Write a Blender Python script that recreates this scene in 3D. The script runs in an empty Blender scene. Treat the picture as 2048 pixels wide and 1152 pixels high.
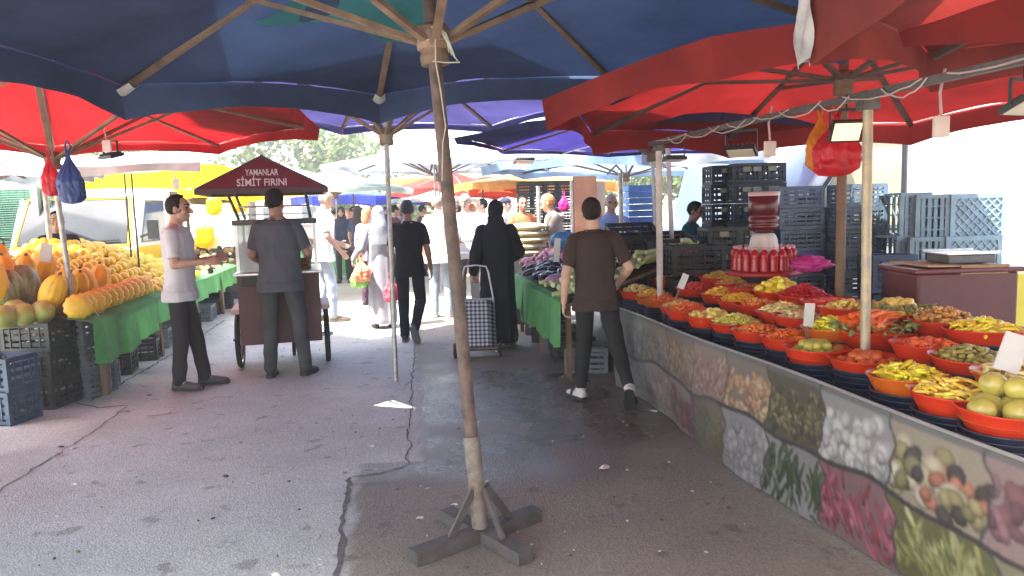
import bpy, math, random
import numpy as np
from mathutils import Vector, Matrix, noise as mnoise
S = bpy.context.scene
C = S.collection
R = math.radians
random.seed(7)
# ------------------------------------------------------------------ camera
FPX, CAMH, HOR, ROLL = 1480.0, 1.55, 416.0, .03
PITCH = math.atan((576 - HOR) / FPX)
cam = bpy.data.objects.new('camera', bpy.data.cameras.new('camera')); C.objects.link(cam)
cam.data.sensor_width = 36.0; cam.data.lens = 36.0 * FPX / 2048
cam.location = (0, 0, CAMH); cam.rotation_euler = (Matrix.Rotation(math.pi / 2 - PITCH, 3, 'X') @ Matrix.Rotation(-ROLL, 3, 'Z')).to_euler()
cam.data.clip_start = 0.05; cam.data.clip_end = 1500
S.camera = cam
# ------------------------------------------------------------------ light
SUN_EL, SUN_AZ = R(62), R(238)          # azimuth clockwise from +Y, where the sun stands (behind left)
w = bpy.data.worlds.new('World'); S.world = w; w.use_nodes = True
nt = w.node_tree
sky = nt.nodes.new('ShaderNodeTexSky'); sky.sky_type = 'NISHITA'; sky.sun_disc = False
sky.sun_elevation = SUN_EL; sky.sun_rotation = SUN_AZ; sky.dust_density = 3.0; sky.air_density = 1.3
bg = nt.nodes['Background']; bg.inputs['Strength'].default_value = 0.15
nt.links.new(sky.outputs[0], bg.inputs[0])
sun = bpy.data.objects.new('sun', bpy.data.lights.new('sun', 'SUN')); C.objects.link(sun)
sun.data.energy = 4.2; sun.data.angle = R(0.5); sun.data.color = (1, .95, .87)
sdir = Vector((math.sin(SUN_AZ) * math.cos(SUN_EL), math.cos(SUN_AZ) * math.cos(SUN_EL), math.sin(SUN_EL)))
sun.rotation_euler = sdir.to_track_quat('Z', 'Y').to_euler()
S.view_settings.view_transform = 'Standard'; S.view_settings.look = 'None'
S.view_settings.exposure = 2.8; S.view_settings.gamma = 1.0
S.cycles.max_bounces = 8; S.cycles.diffuse_bounces = 4; S.cycles.transparent_max_bounces = 12
S.cycles.sample_clamp_indirect = 6.0
# ------------------------------------------------------------------ measuring helpers (photo measurements -> metres)
_ct, _st = math.cos(PITCH), math.sin(PITCH)
def ray(x, y):
    a = (x - 1024) / FPX; b = -(y - 576) / FPX
    a, b = a * math.cos(ROLL) + b * math.sin(ROLL), -a * math.sin(ROLL) + b * math.cos(ROLL)
    return Vector((a, _ct + b * _st, -_st + b * _ct))
def G(x, y, z=0.0):
    r = ray(x, y); return r * ((z - CAMH) / r.z) + Vector((0, 0, CAMH))
def P(x, y, d):
    r = ray(x, y); return r * (d / r.y) + Vector((0, 0, CAMH))
V = Vector
# ------------------------------------------------------------------ materials
MATS = {}
def M(name, col, rough=.6, var=.15, scale=6., bump=0., bscale=80., metal=0., col2=None, spec=.5, trans=0., tcol=None, emit=0., alpha=None, stretch=None, coat=0.):
    if name in MATS: return MATS[name]
    m = bpy.data.materials.new(name); m.use_nodes = True; MATS[name] = m
    n = m.node_tree.nodes; l = m.node_tree.links; b = n['Principled BSDF']
    tc = n.new('ShaderNodeTexCoord'); vec = tc.outputs['Object']
    if stretch:
        mp = n.new('ShaderNodeMapping'); mp.inputs['Scale'].default_value = stretch; l.new(vec, mp.inputs[0]); vec = mp.outputs[0]
    nz = n.new('ShaderNodeTexNoise'); nz.inputs['Scale'].default_value = scale; nz.inputs['Detail'].default_value = 6; nz.inputs['Roughness'].default_value = .62
    l.new(vec, nz.inputs['Vector'])
    rp = n.new('ShaderNodeValToRGB'); rp.color_ramp.elements[0].position = .32; rp.color_ramp.elements[1].position = .68
    ca = tuple(max(0, c * (1 - var)) for c in col) + (1,); cb = tuple(min(1, c * (1 + var)) for c in (col2 or col)) + (1,)
    rp.color_ramp.elements[0].color = ca; rp.color_ramp.elements[1].color = cb
    l.new(nz.outputs['Fac'], rp.inputs[0]); l.new(rp.outputs[0], b.inputs['Base Color'])
    b.inputs['Roughness'].default_value = rough; b.inputs['Metallic'].default_value = metal
    b.inputs['Specular IOR Level'].default_value = spec; b.inputs['Coat Weight'].default_value = coat
    if bump:
        n2 = n.new('ShaderNodeTexNoise'); n2.inputs['Scale'].default_value = bscale; n2.inputs['Detail'].default_value = 4
        l.new(vec, n2.inputs['Vector'])
        bp = n.new('ShaderNodeBump'); bp.inputs['Strength'].default_value = bump; bp.inputs['Distance'].default_value = .01
        l.new(n2.outputs['Fac'], bp.inputs['Height']); l.new(bp.outputs[0], b.inputs['Normal'])
    out = n['Material Output']
    if trans:
        tr = n.new('ShaderNodeBsdfTranslucent')
        mul = n.new('ShaderNodeMixRGB'); mul.blend_type = 'MULTIPLY'; mul.inputs[0].default_value = 1
        t = tcol or col; mul.inputs[2].default_value = tuple(t) + (1,)
        bw = n.new('ShaderNodeMapRange'); bw.inputs[3].default_value = .45; bw.inputs[4].default_value = 1.15; bw.inputs[1].default_value = .3; bw.inputs[2].default_value = .7
        l.new(nz.outputs['Fac'], bw.inputs[0]); l.new(bw.outputs[0], mul.inputs[1]); l.new(mul.outputs[0], tr.inputs[0])
        mx = n.new('ShaderNodeMixShader'); mx.inputs[0].default_value = trans
        l.new(b.outputs[0], mx.inputs[1]); l.new(tr.outputs[0], mx.inputs[2]); l.new(mx.outputs[0], out.inputs[0])
    if emit:
        b.inputs['Emission Color'].default_value = tuple(col) + (1,); b.inputs['Emission Strength'].default_value = emit
    if alpha is not None: b.inputs['Alpha'].default_value = alpha
    return m
def cloth(name, col, tcol, trans=.5, **k):
    return M(name, col, rough=.85, var=.34, scale=1.3, bump=.5, bscale=7, spec=.15, trans=trans, tcol=tcol, **k)
def glass(name, col=(.9, .95, .95), rough=.05, mixf=.75):
    if name in MATS: return MATS[name]
    m = bpy.data.materials.new(name); m.use_nodes = True; MATS[name] = m
    n = m.node_tree.nodes; l = m.node_tree.links; b = n['Principled BSDF']
    b.inputs['Base Color'].default_value = (*col, 1); b.inputs['Roughness'].default_value = rough
    t = n.new('ShaderNodeBsdfTransparent'); t.inputs[0].default_value = (*col, 1)
    mx = n.new('ShaderNodeMixShader'); mx.inputs[0].default_value = mixf
    l.new(b.outputs[0], mx.inputs[1]); l.new(t.outputs[0], mx.inputs[2]); l.new(mx.outputs[0], n['Material Output'].inputs[0])
    return m
# ------------------------------------------------------------------ mesh builder
class MB:
    def __init__(s): s.v = []; s.f = []; s.m = []; s.sm = []
    def add(s, vs, fs, mi=0, smooth=True):
        o = len(s.v); s.v += [tuple(v) for v in vs]
        for f in fs: s.f.append([i + o for i in f]); s.m.append(mi); s.sm.append(smooth)
    def box(s, c, size, rot=None, mi=0):
        x, y, z = (d / 2 for d in size); c = V(c)
        vs = [V((a * x, b * y, d * z)) for a in (-1, 1) for b in (-1, 1) for d in (-1, 1)]
        if rot is not None: vs = [rot @ v for v in vs]
        s.add([v + c for v in vs], [(0, 1, 3, 2), (4, 6, 7, 5), (0, 4, 5, 1), (2, 3, 7, 6), (0, 2, 6, 4), (1, 5, 7, 3)], mi, False)
    def bar(s, a, b, wd, ht, up=(0, 0, 1), mi=0):
        a, b = V(a), V(b); d = (b - a); L = d.length; d.normalize(); up = V(up)
        if abs(d.dot(up)) > .98: up = V((0, 1, 0))
        x = d.cross(up).normalized(); z = x.cross(d)
        s.box((a + b) / 2, (wd, L, ht), Matrix((x, d, z)).transposed(), mi)
    def tube(s, pts, r, n=10, mi=0, cap=True):
        pts = [V(p) for p in pts]; k = len(pts); rs = r if isinstance(r, (list, tuple)) else [r] * k
        vs, fs = [], []; prev = None
        for i, p in enumerate(pts):
            d = (pts[min(i + 1, k - 1)] - pts[max(i - 1, 0)]).normalized()
            if prev is None: x = d.orthogonal().normalized()
            else: x = (prev - d * prev.dot(d)).normalized()
            prev = x; y = d.cross(x)
            vs += [p + (x * math.cos(t) + y * math.sin(t)) * rs[i] for t in (2 * math.pi * j / n for j in range(n))]
        for i in range(k - 1):
            for j in range(n): fs.append((i * n + j, i * n + (j + 1) % n, (i + 1) * n + (j + 1) % n, (i + 1) * n + j))
        s.add(vs, fs, mi)
        if cap:
            s.add(vs[:n], [tuple(range(n - 1, -1, -1))], mi, False); s.add(vs[-n:], [tuple(range(n))], mi, False)
    def lathe(s, prof, n=24, c=(0, 0, 0), mi=0, smooth=True, M4=None):
        c = V(c); vs, fs = [], []; k = len(prof)
        for r, z in prof: vs += [V((r * math.cos(2 * math.pi * j / n), r * math.sin(2 * math.pi * j / n), z)) for j in range(n)]
        if M4 is not None: vs = [M4 @ v for v in vs]
        for i in range(k - 1):
            for j in range(n): fs.append((i * n + j, i * n + (j + 1) % n, (i + 1) * n + (j + 1) % n, (i + 1) * n + j))
        s.add([v + c for v in vs], fs, mi, smooth)
    def ell(s, c, r, rot=None, nu=12, nv=8, mi=0, fn=None):
        c = V(c); vs = [V((0, 0, 1))]
        for i in range(1, nv):
            a = math.pi * i / nv
            vs += [V((math.sin(a) * math.cos(2 * math.pi * j / nu), math.sin(a) * math.sin(2 * math.pi * j / nu), math.cos(a))) for j in range(nu)]
        vs.append(V((0, 0, -1)))
        if fn: vs = [v * fn(v) for v in vs]
        vs = [V((v.x * r[0], v.y * r[1], v.z * r[2])) for v in vs]
        if rot is not None: vs = [rot @ v for v in vs]
        fs = [(0, 1 + j, 1 + (j + 1) % nu) for j in range(nu)]
        for i in range(nv - 2):
            for j in range(nu): fs.append((1 + i * nu + j, 1 + (i + 1) * nu + j, 1 + (i + 1) * nu + (j + 1) % nu, 1 + i * nu + (j + 1) % nu))
        b = 1 + (nv - 2) * nu; fs += [(b + (j + 1) % nu, b + j, len(vs) - 1) for j in range(nu)]
        s.add([v + c for v in vs], fs, mi)
    def cone(s, a, b, ra, rb, n=12, mi=0, flat=False):
        """tapered capsule a -> b"""
        a, b = V(a), V(b); d = (b - a); L = d.length; d.normalize()
        prof = []
        if flat: prof = [(1e-4, 0), (ra, 0), (rb, L), (1e-4, L)]
        else:
            prof += [(max(1e-4, ra * math.cos(t)), ra * math.sin(t)) for t in (R(-90), R(-60), R(-30), 0)]
            prof += [(max(1e-4, rb * math.cos(t)), L + rb * math.sin(t)) for t in (0, R(30), R(60), R(90))]
        q = V((0, 0, 1)).rotation_difference(d).to_matrix()
        s.lathe(prof, n, a, mi, True, q)
    def loft(s, secs, n=20, mi=0, cap=True, wob=None):
        """secs: (center, rx, ry) horizontal ellipses"""
        vs, fs = [], []
        for i, (c, rx, ry) in enumerate(secs):
            c = V(c)
            for j in range(n):
                t = 2 * math.pi * j / n; k = 1 + (wob(t, i / (len(secs) - 1)) if wob else 0)
                vs.append(c + V((rx * k * math.cos(t), ry * k * math.sin(t), 0)))
        for i in range(len(secs) - 1):
            for j in range(n): fs.append((i * n + j, i * n + (j + 1) % n, (i + 1) * n + (j + 1) % n, (i + 1) * n + j))
        if cap: fs.append(tuple(range(n - 1, -1, -1))); fs.append(tuple(range(len(vs) - n, len(vs))))
        s.add(vs, fs, mi)
    def grid(s, fn, nu, nv, mi=0, smooth=True):
        vs = [fn(i / nu, j / nv) for j in range(nv + 1) for i in range(nu + 1)]
        fs = [(j * (nu + 1) + i, j * (nu + 1) + i + 1, (j + 1) * (nu + 1) + i + 1, (j + 1) * (nu + 1) + i) for j in range(nv) for i in range(nu)]
        s.add(vs, fs, mi, smooth)
    def mesh(s, name, mats):
        me = bpy.data.meshes.new(name); me.from_pydata(s.v, [], s.f)
        me.polygons.foreach_set('material_index', s.m); me.polygons.foreach_set('use_smooth', s.sm)
        for m in (mats if isinstance(mats, (list, tuple)) else [mats]): me.materials.append(m)
        me.update(); return me
    def build(s, name, mats, parent=None, loc=None, rz=None):
        o = bpy.data.objects.new(name, s.mesh(name, mats)); C.objects.link(o)
        if parent is not None: o.parent = parent
        if loc is not None: o.location = loc
        if rz is not None: o.rotation_euler.z = rz
        return o
def tag(o, label=None, cat=None, group=None, kind=None):
    if label: o['label'] = label
    if cat: o['category'] = cat
    if group: o['group'] = group
    if kind: o['kind'] = kind
    return o
def thing(name, label, cat, loc=(0, 0, 0), rz=0., group=None):
    o = bpy.data.objects.new(name, None); C.objects.link(o); o.location = loc; o.rotation_euler.z = rz
    o.empty_display_size = .1
    return tag(o, label, cat, group)
def dup(o, loc, rz=None, label=None, group=None, scale=None, rot=None):
    c = o.copy(); C.objects.link(c); c.location = loc
    if rz is not None: c.rotation_euler = (0, 0, rz)
    if rot is not None: c.rotation_euler = rot
    if scale is not None: c.scale = scale if not isinstance(scale, float) else (scale,) * 3
    if label: c['label'] = label
    if group: c['group'] = group
    for ch in list(o.children):
        d = ch.copy(); C.objects.link(d); d.parent = c
        for g in list(ch.children):
            e = g.copy(); C.objects.link(e); e.parent = d
    return c
ORD = ['lowest', 'second', 'third', 'fourth', 'fifth', 'sixth', 'seventh', 'eighth', 'ninth', 'tenth', 'eleventh', 'twelfth', 'thirteenth', 'fourteenth']
def nth(k, n):
    return 'topmost crate' if k == n - 1 else 'lowest crate' if k == 0 else ORD[k] + ' crate from the bottom'
rnd = random.uniform
def rotm(x=0, y=0, z=0): return (Matrix.Rotation(z, 3, 'Z') @ Matrix.Rotation(y, 3, 'Y') @ Matrix.Rotation(x, 3, 'X'))
# ------------------------------------------------------------------ common materials
wood = M('old_wood', (.16, .10, .06), .75, .35, 9, .3, 60, stretch=(1, 1, .2))
rust = M('rusty_steel', (.062, .038, .029), .6, .4, 14, .25, 90, col2=(.10, .060, .045))
steel = M('galvanised_steel', (.36, .34, .31), .45, .3, 18, .12, 60, metal=.6)
dsteel = M('dark_steel', (.10, .09, .085), .55, .3, 16, .15, 60, metal=.5)
black = M('black_plastic', (.012, .013, .014), .5, .3, 10)
white_p = M('white_plastic', (.78, .78, .76), .4, .06, 5)
paper = M('white_card', (.52, .50, .46), .7, .08, 9)
twine = M('grey_twine', (.42, .38, .32), .9, .2, 30)
rubber = M('tyre_rubber', (.025, .024, .023), .8, .3, 20)
card = M('cardboard', (.36, .24, .13), .8, .15, 8, .1, 50)
# ------------------------------------------------------------------ ground
def fbm(x, y, s, o=4):
    return mnoise.fractal(V((x * s, y * s, 3.3)), 1.0, 2.0, o)
def seam_x(y):
    if y > 4.45: b = -.60 - (y - 4.55) * .142
    else: b = -.98 + (4.45 - y) * .16
    return b + .03 * fbm(1.7, y, 2.5)
def smooth(a, b, x):
    t = min(1, max(0, (x - a) / (b - a))); return t * t * (3 - 2 * t)
PUD = G(1108, 936)
def ground():
    xs = [-260, -120, -60, -30, -18, -12, -8] + list(np.arange(-4.6, 3.2, .04)) + [4.2, 5, 8, 12, 18, 30, 60, 120, 260]
    ys = [-60, -20, -8, -3, 0, 1.2] + list(np.arange(2, 9.5, .042)) + list(np.arange(9.5, 12, .25)) + [13, 14, 16, 18, 22, 30, 45, 70, 120, 200, 400]
    nx, ny = len(xs), len(ys)
    vs = [(x, y, 0) for y in ys for x in xs]
    fs = [(j * nx + i, j * nx + i + 1, (j + 1) * nx + i + 1, (j + 1) * nx + i) for j in range(ny - 1) for i in range(nx - 1)]
    me = bpy.data.meshes.new('road'); me.from_pydata(vs, [], fs)
    wet, newp, pud = [], [], []
    for x, y, z in vs:
        d = x - seam_x(y)
        n_ = smooth(-.02, .03, d) if y < 13 else .5
        newp.append(n_)
        q = .5 + .9 * fbm(x + 9, y, .8, 5)
        band = smooth(3.9, 4.7, y + .6 * fbm(x, y, 1.2)) * (1 - smooth(6.8, 7.6, y + .5 * fbm(y, x, 1.1)))
        wk = n_ * band * smooth(-.35, .35, q + .25) * (1 - smooth(1.0, 1.6, x - .1 + (y - 4) * .25))
        # seep along the left stall
        wk = max(wk, .35 * smooth(.15, .5, fbm(x, y + 20, .55, 5)) * (1 - smooth(-3.2, -2.4, x + (y - 5.5) * .2)))
        ex, ey = (x - PUD.x) / .27, (y - PUD.y) / .2
        a = math.atan2(ey, ex); r = math.hypot(ex, ey) * (1 + .18 * math.sin(a * 2 + 1) + .12 * math.sin(a * 5))
        p_ = .5 * (1 - smooth(.7, 1.05, r))
        pud.append(p_); wet.append(max(min(1, wk), p_))
    for nm, dat in (('wet', wet), ('patch', newp), ('pud', pud)):
        at = me.attributes.new(nm, 'FLOAT', 'POINT'); at.data.foreach_set('value', dat)
    m = bpy.data.materials.new('asphalt'); m.use_nodes = True
    n = m.node_tree.nodes; l = m.node_tree.links; b = n['Principled BSDF']
    def attr(nm): a = n.new('ShaderNodeAttribute'); a.attribute_name = nm; return a.outputs['Fac']
    tc = n.new('ShaderNodeTexCoord').outputs['Object']
    def noise(sc, det=6, ro=.6):
        z = n.new('ShaderNodeTexNoise'); z.inputs['Scale'].default_value = sc; z.inputs['Detail'].default_value = det; z.inputs['Roughness'].default_value = ro
        l.new(tc, z.inputs['Vector']); return z.outputs['Fac']
    def mix(f, a, c, mode='MIX'):
        x = n.new('ShaderNodeMixRGB'); x.blend_type = mode
        for i, q in enumerate((f, a, c)):
            if hasattr(q, 'links'): l.new(q, x.inputs[i])
            else: x.inputs[i].default_value = q if isinstance(q, float) else (*q, 1)
        return x.outputs[0]
    def ramp(f, p0, p1, c0=(0, 0, 0), c1=(1, 1, 1)):
        r = n.new('ShaderNodeValToRGB'); r.color_ramp.elements[0].position = p0; r.color_ramp.elements[1].position = p1
        r.color_ramp.elements[0].color = (*c0, 1); r.color_ramp.elements[1].color = (*c1, 1); l.new(f, r.inputs[0]); return r.outputs[0]
    vor = n.new('ShaderNodeTexVoronoi'); vor.inputs['Scale'].default_value = 95; l.new(tc, vor.inputs['Vector'])
    stones = ramp(vor.outputs['Color'], .1, .95, (.55, .55, .55), (1.35, 1.33, 1.3))
    big = ramp(noise(.9, 8, .65), .3, .72, (.75, .75, .75), (1.2, 1.17, 1.12))
    spots = ramp(noise(5.5, 3, .5), .62, .68, (1, 1, 1), (.62, .6, .58))
    fine = ramp(noise(40, 4), .3, .7, (.82, .82, .82), (1.15, 1.15, 1.15))
    col = mix(attr('patch'), (.435, .438, .405), (.20, .168, .128))
    for q in (big, spots, fine): col = mix(1.0, col, q, 'MULTIPLY')
    col = mix(.4, col, mix(1.0, col, stones, 'MULTIPLY'))
    wet = attr('wet')
    wn = n.new('ShaderNodeMath'); wn.operation = 'MULTIPLY'; l.new(wet, wn.inputs[0]); l.new(ramp(noise(3.2, 7, .7), .35, .6, (.45, .45, .45), (1, 1, 1)), wn.inputs[1])
    pd = n.new('ShaderNodeMath'); pd.operation = 'MAXIMUM'; l.new(wn.outputs[0], pd.inputs[0]); l.new(attr('pud'), pd.inputs[1])
    col = mix(pd.outputs[0], col, mix(1.0, col, (.38, .35, .33), 'MULTIPLY'))
    l.new(col, b.inputs['Base Color'])
    rr = n.new('ShaderNodeMapRange'); rr.inputs[3].default_value = .72; rr.inputs[4].default_value = .11; l.new(pd.outputs[0], rr.inputs[0]); l.new(rr.outputs[0], b.inputs['Roughness']); b.inputs['Specular IOR Level'].default_value = .9
    hgt = n.new('ShaderNodeMath'); hgt.operation = 'ADD'; l.new(vor.outputs['Distance'], hgt.inputs[0]); l.new(noise(38, 5, .7), hgt.inputs[1])
    bst = n.new('ShaderNodeMapRange'); bst.inputs[3].default_value = .28; bst.inputs[4].default_value = .0; l.new(attr('pud'), bst.inputs[0])
    bp = n.new('ShaderNodeBump'); bp.inputs['Distance'].default_value = .012; l.new(bst.outputs[0], bp.inputs['Strength'])
    l.new(hgt.outputs[0], bp.inputs['Height']); l.new(bp.outputs[0], b.inputs['Normal'])
    me.materials.append(m)
    o = bpy.data.objects.new('road', me); C.objects.link(o); tag(o, 'worn grey asphalt market street, wet and darker on the right', 'road', kind='structure')
ground()
crackm = M('crack_grit', (.11, .10, .095), .9, .4, 30, .6, 90)
def crack(pix, wd, name='road_crack'):
    mb = MB(); pts = []
    pw = [G(*p) for p in pix]
    for a, b in zip(pw, pw[1:]):
        k = max(2, int((b - a).length / .05))
        pts += [a.lerp(b, i / k) for i in range(k)]
    pts.append(pw[-1]); vs = []
    for i, p in enumerate(pts):
        d = (pts[min(i + 1, len(pts) - 1)] - pts[max(0, i - 1)]).normalized(); sx = V((d.y, -d.x, 0))
        j = .03 * mnoise.noise(V((p.x * 6, p.y * 6, 1))) + .02 * mnoise.noise(V((p.x * 25, p.y * 25, 1)))
        ww = wd * (.35 + .9 * abs(mnoise.noise(V((p.x * 9, p.y * 9, 7)))) + .3 * rnd(0, 1)) * (0.3 if i in (0, len(pts) - 1) else 1)
        for e in (-.5, .5): q = p + sx * (j + e * ww); vs.append((q.x, q.y, .004))
    mb.add(vs, [(2 * i, 2 * i + 1, 2 * i + 3, 2 * i + 2) for i in range(len(pts) - 1)], 0)
    tag(mb.build(name, crackm), 'dark ragged crack in the asphalt', 'crack', kind='structure')
crack([(-120, 1060), (0, 982), (120, 905), (205, 850), (252, 812)], .014)
crack([(252, 812), (200, 815), (150, 808)], .03)
crack([(180, 802), (260, 758), (350, 706), (450, 640)], .03)
crack([(830, 690), (824, 780), (818, 880), (815, 930)], .014)
crack([(815, 930), (760, 945), (700, 955)], .016)
crack([(700, 955), (690, 1020), (684, 1090), (678, 1160)], .035)
def litter(px, py, wl, col, label, rz, dome=.005):
    mb = MB(); p = G(px, py)
    def f(u, v):
        a = u * 2 * math.pi; r = v * (1 + .25 * math.sin(a * 3 + px) + .15 * math.sin(a * 5))
        return V((r * math.cos(a) * wl[0], r * math.sin(a) * wl[1], .004 + dome * (1 - v * v) + .004 * math.sin(a * 2) * v))
    mb.grid(f, 14, 4)
    tag(mb.build('litter_scrap', M('scrap_%d' % px, col, .6, .1), None, (p.x, p.y, 0), rz), label, 'litter')
litter(322, 829, (.12, .03), (.42, .30, .26), 'long pale scrap of paper flat on the road', .35, .004)
litter(148, 969, (.02, .013), (.7, .68, .66), 'small white paper scrap on the left of the road', .1)
litter(908, 1010, (.02, .009), (.75, .7, .68), 'small white stub lying beyond the pole foot', .2)
litter(1208, 937, (.035, .02), (.55, .45, .42), 'crumpled pinkish wrapper beside the puddle', .5, .02)
litter(290, 707, (.06, .022), (.6, .45, .08), 'yellow peel on the road by the green cloth', .2)
litter(224, 801, (.03, .02), (.5, .4, .3), 'brown scrap near the crack end', 1.)
litter(743, 893, (.016, .011), (.7, .66, .64), 'tiny white chip in the middle of the road', 0)
litter(1305, 822, (.05, .02), (.5, .48, .45), 'grey paper scrap beside the walking teenager', -.6)
litter(838, 1037, (.022, .014), (.62, .58, .55), 'pale chip by the road seam', .4)
mb = MB(); rg = random.Random(77)
for i in range(170):
    px, py = rg.uniform(60, 1500), rg.uniform(640, 1140); q = G(px, py); s = rg.uniform(.004, .016) * (1 if rg.random() < .85 else 2); a = rg.uniform(0, 6.3)
    if q.x > .95 - (q.y - 5.5) * .19: continue
    mb.ell((q.x, q.y, .005), (s, s * rg.uniform(.3, .8), .004), rotm(0, 0, a), 6, 4, rg.choice((0, 0, 1, 2)))
tag(mb.build('litter', [M('grit_pale', (.42, .39, .35), .8), M('leaf_bit', (.14, .16, .06), .7), M('dark_bit', (.06, .05, .045), .8)]), 'small scraps and crumbs scattered over the road', 'litter', kind='stuff')
# ------------------------------------------------------------------ umbrellas
def umbrella(name, label, base, top, Rr, rot, rim_z, cm, tilt=(0, 0), val=.2, hub_z=None, ribm=wood, polem=steel, pr=.024, st=.48,
             lift=.03, sag=.05, skip_pole=False, group=None, hubm=None, seed=0, nrib=8, cat='umbrella', valm=None, dz=None):
    base, top = V(base), V(top)
    root = thing(name, label, cat, base, 0, group); o = base
    hub_z = hub_z if hub_z is not None else rim_z - .02
    axis = (top - base); 
    def on_axis(z): return base + axis * ((z - base.z) / axis.z)
    cors = []
    for k in range(nrib):
        a = R(rot + 360 / nrib * k); dx, dy = Rr * math.cos(a), Rr * math.sin(a)
        cors.append(V((top.x + dx, top.y + dy, rim_z + tilt[0] * dx + tilt[1] * dy + ((dz or {}).get(k, 0)))))
    can, vl = MB(), MB()
    N, Mv = 16, 14
    for k in range(nrib):
        a, b = cors[k], cors[(k + 1) % nrib]
        def edge(u):
            p = a.lerp(b, u); w_ = 4 * u * (1 - u)
            p = p.lerp(V((top.x, top.y, p.z)), .025 * w_); p.z += lift * w_; return p
        def f(u, v):
            e = edge(u); p = top.lerp(e, v); w_ = 4 * u * (1 - u)
            p.z -= sag * w_ * v * (1 - v) * 2.2 + .03 * math.sin(math.pi * v)
            p.z += (.016 * mnoise.noise(V((p.x * 2.3 + seed, p.y * 2.3, 0))) + .008 * mnoise.noise(V((p.x * 7 + seed, p.y * 7, 2)))) * v * min(1, 4 * u, 4 - 4 * u); return p
        can.grid(f, N, Mv)
        if val:
            def g(u, v):
                e = edge(u); w_ = 4 * u * (1 - u)
                out = (e - V((top.x, top.y, e.z))).normalized()
                rp = (math.sin(u * 11 + k * 2 + seed) * .016 + math.sin(u * 23 + k + seed) * .008) * min(1, 5 * u, 5 * (1 - u))
                h_ = val * (1 - .22 * w_ + .05 * mnoise.noise(V((e.x * 3, e.y * 3, seed))))
                p = e + out * (.012 + rp * v - .03 * v) + V((0, 0, -h_ * v)); return p
            vl.grid(g, 22, 5)
    loc = lambda mb: [setattr(mb, 'v', [(x - o.x, y - o.y, z - o.z) for x, y, z in mb.v])]
    loc(can); can.build('canopy', cm, root)
    if val: loc(vl); vl.build('valance', valm or cm, root)
    hub = on_axis(hub_z); hubt = top - axis.normalized() * .05
    for k in range(nrib):
        d = (cors[k] - top); rb = MB(); L = V((0, 0, -.035))
        p0 = top + d * .03 + L; p1 = top + d * .985 + L
        rb.bar(p0, p1, .038, .026); loc(rb); r_ = rb.build('rib', ribm, root)
        mid = top + d * st + L * 1.3; sb = MB(); dd = V((d.x, d.y, 0)).normalized()
        sb.bar(hub + dd * .06, mid, .036, .024); loc(sb); sb.build('strut', ribm, root)
    if not skip_pole:
        pb = MB(); pb.tube([base, base.lerp(top, .5), top - axis.normalized() * .03], pr, 14); loc(pb); pb.build('pole', polem, root)
    hb = MB(); q = V((0, 0, 1)).rotation_difference(axis.normalized()).to_matrix()
    hb.lathe([(pr + .002, -.1), (.062, -.1), (.066, -.06), (.058, -.045), (.066, -.03), (.068, .03), (.058, .05), (pr + .002, .055)], 16, hub, 0, True, q)
    loc(hb); hb.build('hub', hubm or wood, root)
    return root, cors, on_axis
navy = cloth('navy_canvas', (.078, .112, .215), (.0038, .0075, .019), .5)
redc = cloth('red_canvas', (.32, .036, .032), (.095, .005, .005), .5)
purple = cloth('violet_canvas', (.09, .08, .19), (.04, .035, .11), .5)
whitec = cloth('white_canvas', (.66, .67, .70), (.42, .44, .50), .35)
greyc = cloth('grey_canvas', (.34, .35, .38), (.26, .27, .30), .35)
lblue = cloth('pale_blue_canvas', (.30, .42, .58), (.26, .36, .52), .45)
mintc = cloth('mint_canvas', (.58, .68, .64), (.40, .50, .46), .4)
orangec = cloth('orange_canvas', (.72, .36, .13), (.66, .34, .12), .5)
yellowc = cloth('yellow_canvas', (.80, .52, .02), (.80, .52, .02), .5)
# main navy umbrella on its rusty pole
u1base = G(963, 1080); u1top = V((-.365, 3.45, 3.01))
u1, u1c, u1ax = umbrella('market_umbrella', 'large navy umbrella in the foreground on a leaning rusty pole with cross foot', u1base, u1top, 2.26, 15, 2.40, navy,
    tilt=(.03, .015), val=.21, hub_z=2.30, polem=rust, pr=.031, st=.47, lift=.045, sag=.07, seed=1)
def add_part(root, mb, name, mat, label=None):
    o = root.location; mb.v = [(x - o.x, y - o.y, z - o.z) for x, y, z in mb.v]
    p = mb.build(name, mat, root)
    if label: p['label'] = label
    return p
ax1 = (u1top - u1base).normalized()
sl = MB(); sl.tube([u1base + ax1 * .03, u1base + ax1 * .50], .038, 18); add_part(u1, sl, 'pole_sleeve', M('worn_paint_steel', (.30, .27, .21), .6, .3, 22, .3, 50, col2=(.085, .05, .035)))
ft = M('foot_steel', (.075, .062, .055), .6, .35, 12, .2, 70)
fc = V((u1base.x, u1base.y, .035))
for k, (a, L) in enumerate(((R(38), .34), (R(128), .30), (R(218), .37), (R(308), .33))):
    d = V((math.cos(a), math.sin(a), 0)); mb = MB()
    s0 = .042 if k % 2 else .0
    mb.bar(fc + d * s0, fc + d * L, .075, .062 - .004 * (k % 2)); add_part(u1, mb, 'foot_arm', ft)
    g = MB(); g.bar(fc + d * .17 + V((0, 0, .028)), fc + d * .035 + V((0, 0, .22)), .012, .035); add_part(u1, g, 'foot_brace', ft)
tw = MB()
hp = u1ax(2.30)
tw.tube([hp + V((.02, -.075, .06)), hp + V((.015, -.08, -.1)), hp + V((.03, -.05, -.22)), hp + V((.045, -.045, -.38)), hp + V((.03, -.05, -.45)), hp + V((.02, -.05, -.62))], .0035, 5)
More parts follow.
